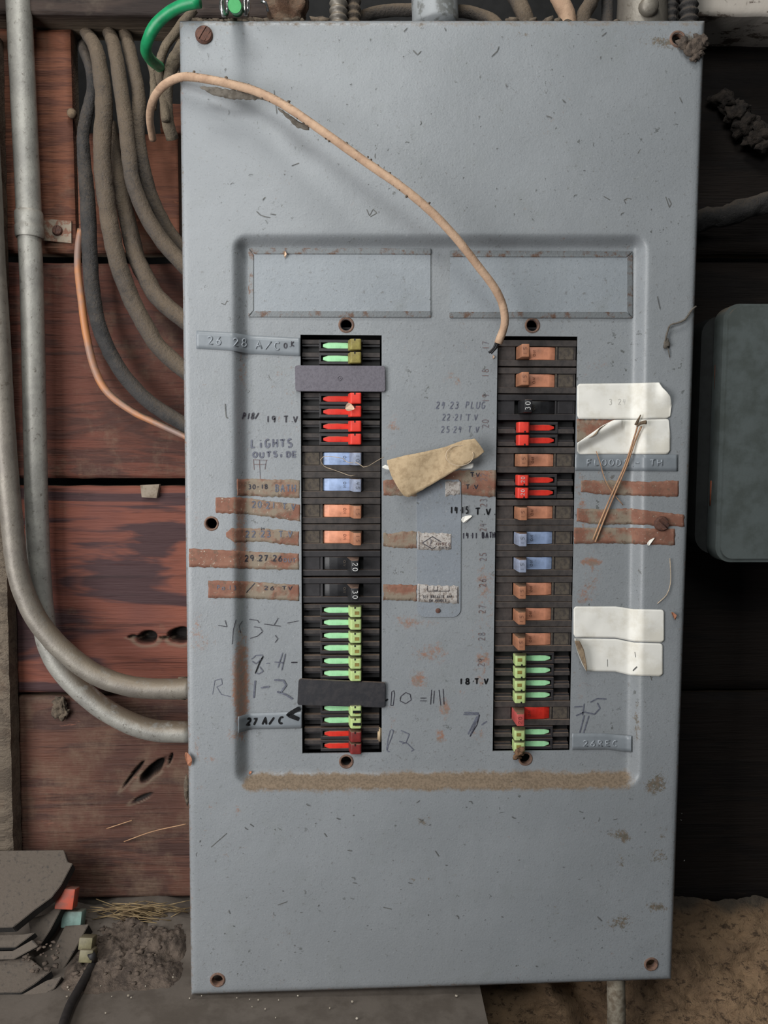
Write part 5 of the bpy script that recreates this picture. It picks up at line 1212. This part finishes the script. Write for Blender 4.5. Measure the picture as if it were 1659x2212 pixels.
petal(616, 549, 6, 14, .1, M_petal, 'tiny pale cocoon at the top edge of the left rusty metal frame', off=.004)
petal(1008, 1120, 26, 12, .5, M_paper, 'torn white paper scrap beside the rating plate', off=.0022, name='paper_scrap', cat='paper')
petal(408, 1640, 14, 30, .3, M_leaf, 'brown dry leaf fragment on the left edge of the panel', off=.004, name='leaf_fragment', cat='leaf')
petal(1457, 1330, 8, 18, .5, M_leaf, 'tan dry leaf fragment near the right edge of the panel', off=.003, name='leaf_fragment', cat='leaf')
bm = bmesh.new(); blob(bm, P(404, 1705, .01), .003, .004, .012, .8, 80, 2); single('dust_tuft', bm, M_dust, 'tuft of dust and fibre on the lower left edge of the panel', 'dust')
bm = bmesh.new(); blob(bm, surf(1121, 1624, .010), .0045, .003, .004, .9, 90, 3); blob(bm, surf(1116, 1634, .006), .004, .003, .003, .9, 90, 2); single('debris_clump', bm, simple('mud_clump', (126, 96, 70), (92, 70, 54), 300, 1, bs=1), 'clump of brown debris on the bottom green knob of the right column', 'debris')
bm = bmesh.new(); pts = [(303, 1048), (344, 1046), (338, 1076), (306, 1074)]
f = bm.faces.new([bm.verts.new(P(x, y, WY-.010)) for x, y in pts]); rr = bmesh.ops.extrude_face_region(bm, geom=[f]); bmesh.ops.translate(bm, verts=[v for v in rr['geom'] if isinstance(v, bmesh.types.BMVert)], vec=(0, .007, 0))
single('metal_tab', bm, simple('dirty_tab', (136, 124, 108), (108, 94, 78), 90, .7), 'small folded metal tab on the gap between two boards, left of the panel', 'metal tab', smooth=False)
bm = bmesh.new(); c = P(157, 247, WY-.006); lathe(bm, c, (0, -1, 0), [(0, 0), (.005, 0), (.005, .004), (.003, .006), (0, .006)], 12); single('nail_head', bm, M_twigd, 'dusty nail head in the upper left board beside the cables', 'nail')
bm = bmesh.new(); 
for x, y, s in ((132, 1515, .006), (127, 1530, .008), (138, 1540, .006)): blob(bm, P(x, y, WY-.006), s, s*.6, s*1.2, .9, 60, 3)
single('web_clump', bm, M_dust, 'greyish clump of dusty web under the lower conduit bend', 'cobweb')

# ---------------------------------------------------------------- discarded breakers at lower left
def slab(label, poly, yfun, th, knobs=(), lip=True, name='discarded_breaker'):
    cx = sum(p[0] for p in poly)/len(poly); cy = sum(p[1] for p in poly)/len(poly)
    root = thing(name, label, 'circuit breaker', tuple(P(cx, cy, yfun(cx, cy))-Vector((0, 0, th))), 'dusty old breakers piled at the lower left')
    pts = [P(x, y, yfun(x, y)) for x, y in poly]
    nrm = (pts[1]-pts[0]).cross(pts[2]-pts[0]).normalized()
    if nrm.z < 0: nrm = -nrm
    bm = bmesh.new(); f = bm.faces.new([bm.verts.new(p) for p in pts]); rr = bmesh.ops.extrude_face_region(bm, geom=[f]); bmesh.ops.translate(bm, verts=[v for v in rr['geom'] if isinstance(v, bmesh.types.BMVert)], vec=-nrm*th)
    bmesh.ops.recalc_face_normals(bm, faces=bm.faces); bmesh.ops.bevel(bm, geom=list(bm.edges), offset=.0006, segments=2, affect='EDGES')
    pobj('case', bm, M_stackd, root)
    for (x, y, w_, h_, d, mat, rot) in knobs:
        bm = bmesh.new(); k = mpp(d); box(bm, -w_/2*k, w_/2*k, -.006, .010, -h_/2*k, h_/2*k, .0012)
        bmesh.ops.rotate(bm, verts=bm.verts, cent=(0, 0, 0), matrix=Matrix.Rotation(rot, 3, 'Y') @ Matrix.Rotation(-.35, 3, 'X'))
        bmesh.ops.translate(bm, verts=bm.verts, vec=P(x, y, d)); pobj('handle', bm, mat, root, smooth=True, angle=40)
    return root
pf = lambda ya, yb, pa, pb: (lambda x, y: lerp(ya, yb, (y-pa)/(pb-pa)))
slab('topmost old breaker of the pile, flat grey dusty face up, red knob at its right', [(-60, 1838), (138, 1836), (146, 1862), (157, 1865), (132, 1912), (112, 1938), (75, 1965), (28, 2003), (-60, 2006)], pf(.104, .036, 1835, 2008), .014, ((144, 1940, 40, 42, .085, M_redor, .05),))
slab('old breaker with a teal knob, under the topmost one of the pile', [(60, 1985), (100, 1975), (128, 1955), (134, 1960), (108, 2010), (85, 2045), (70, 2040)], pf(.085, .055, 1950, 2060), .020, ((158, 1984, 44, 34, .095, M_teal, .02),))
slab('old breaker at the right of the pile with two olive knobs', [(70, 2070), (118, 2045), (140, 2000), (192, 1996), (160, 2055), (130, 2105), (100, 2100)], pf(.088, .045, 1995, 2110), .022, ((188, 2036, 30, 26, .060, M_olk, .05), (189, 2063, 30, 26, .052, M_olk, .05)))
slab('old breaker at the left edge of the pile, second layer down', [(-60, 2022), (50, 2018), (76, 2014), (34, 2046), (-60, 2047)], pf(.050, .038, 2014, 2048), .012)
slab('large old breaker near the bottom of the pile, broad dusty face', [(-60, 2085), (60, 2066), (100, 2098), (112, 2096), (75, 2125), (45, 2144), (-60, 2146)], pf(.045, .012, 2066, 2146), .012)
slab('lowest old breaker of the pile, mostly hidden, dark edge showing', [(-60, 2152), (44, 2150), (100, 2118), (134, 2108), (118, 2135), (45, 2178), (-60, 2180)], pf(.028, .004, 2108, 2180), .012)
slab('old breaker side resting under the pile at the far left', [(-60, 2056), (28, 2054), (70, 2030), (82, 2044), (30, 2072), (-60, 2074)], pf(.045, .034, 2030, 2074), .010)
bm = bmesh.new(); rd = random.Random(4)
for _ in range(40):
    x, y = rd.uniform(50, 130), rd.uniform(2030, 2100); s = rd.uniform(.0008, .0026); blob(bm, P(x, y, .045-.0004*(y-2060)) + Vector((0, -.004, .003)), s*1.5, s, s, .8, 300, 1)
single('dirt_crumbs', bm, M_dirt, 'reddish crumbs of dirt on the pile of old breakers', 'dirt', kind='stuff')
bm = bmesh.new(); tube(bm, [PZ(205, 2075, LZ+.006), PZ(180, 2120, LZ+.006), PZ(150, 2175, LZ+.006), PZ(128, 2240, LZ+.006)], .0045, 10, .005, .0003); tube(bm, [PZ(203, 2075, LZ+.01), PZ(197, 2060, LZ+.02)], .004, 8)
single('black_cable', bm, simple('black_rubber', (40, 37, 36), (30, 28, 28)), 'short black cable lying on the ledge beside the pile of old breakers', 'cable')
# dirt mound and dry grass
bm = bmesh.new(); rd = random.Random(8); G = []; nx, ny = 90, 60
hx0, hx1 = P(180, 2000, .12).x, P(440, 2000, .12).x
for i in range(nx+1):
    c = []
    for j in range(ny+1):
        x = lerp(hx0, hx1, i/nx); y = lerp(.0, .134, j/ny); e = sm(min(i, nx-i)/14)*sm(j/34)
        h = .019*e*(.8+.8*noise.noise(Vector((x*22, y*26, 4)))) + e*(.0045*noise.noise(Vector((x*90, y*90, 1))) + .003*noise.noise(Vector((x*220, y*220, 8))) + .0016*noise.noise(Vector((x*500, y*500, 8))))
        c.append(bm.verts.new((x, y, LZ-.002+max(h, -.001))))
    G.append(c)
for i in range(nx):
    for j in range(ny): bm.faces.new((G[i][j], G[i+1][j], G[i+1][j+1], G[i][j+1])).smooth = True
for _ in range(130):
    i, j = rd.randint(10, nx-10), rd.randint(12, ny-2); s_ = rd.uniform(.0008, .003); blob(bm, G[i][j].co, s_*1.5, s_, s_*.8, .9, 300, 1)
single('dirt_heap', bm, M_dirt, 'heap of loose dark dirt against the foot of the board wall', 'dirt', kind='stuff')
bm = bmesh.new()
for _ in range(90):
    x, y = rd.gauss(300, 38), rd.gauss(1972, 10); a = rd.gauss(0, .35); L = rd.uniform(20, 60); d = rd.uniform(.105, .128)
    tube(bm, [P(x-L*math.cos(a), y+L*math.sin(a)*.7, d), P(x, y-rd.uniform(0, 5), d-.004), P(x+L*math.cos(a), y-L*math.sin(a)*.7, d)], .0005, 5, .01)
single('dry_grass_tuft', bm, M_grass, 'tuft of dry grass lying at the foot of the boards, left of the panel', 'grass', kind='stuff')
bm = bmesh.new()
for _ in range(90):
    x, y = rd.uniform(140, 1030), rd.uniform(2040, 2200)
    if y < 2150 and 400 < x: continue
    s = rd.uniform(.0006, .0016); p = PZ(x, y, LZ+.0025); 
    if p.y < .12: blob(bm, p, s, s, s*.7, .5, 300, 1)
single('grit', bm, simple('pale_grit', (176, 168, 154), (130, 120, 106), 90, .9), 'scattered pale grit on the cement ledge', 'grit', kind='stuff')
bm = bmesh.new(); 
for pts in (((268, 1818, .135), (330, 1796, .130), (402, 1780, .128)), ((230, 1790, .135), (285, 1772, .134))): tube(bm, [P(*p) for p in pts], .0006, 6)
single('dry_straw', bm, M_twig, 'long dry straw leaning on the lower board beside the panel', 'straw')
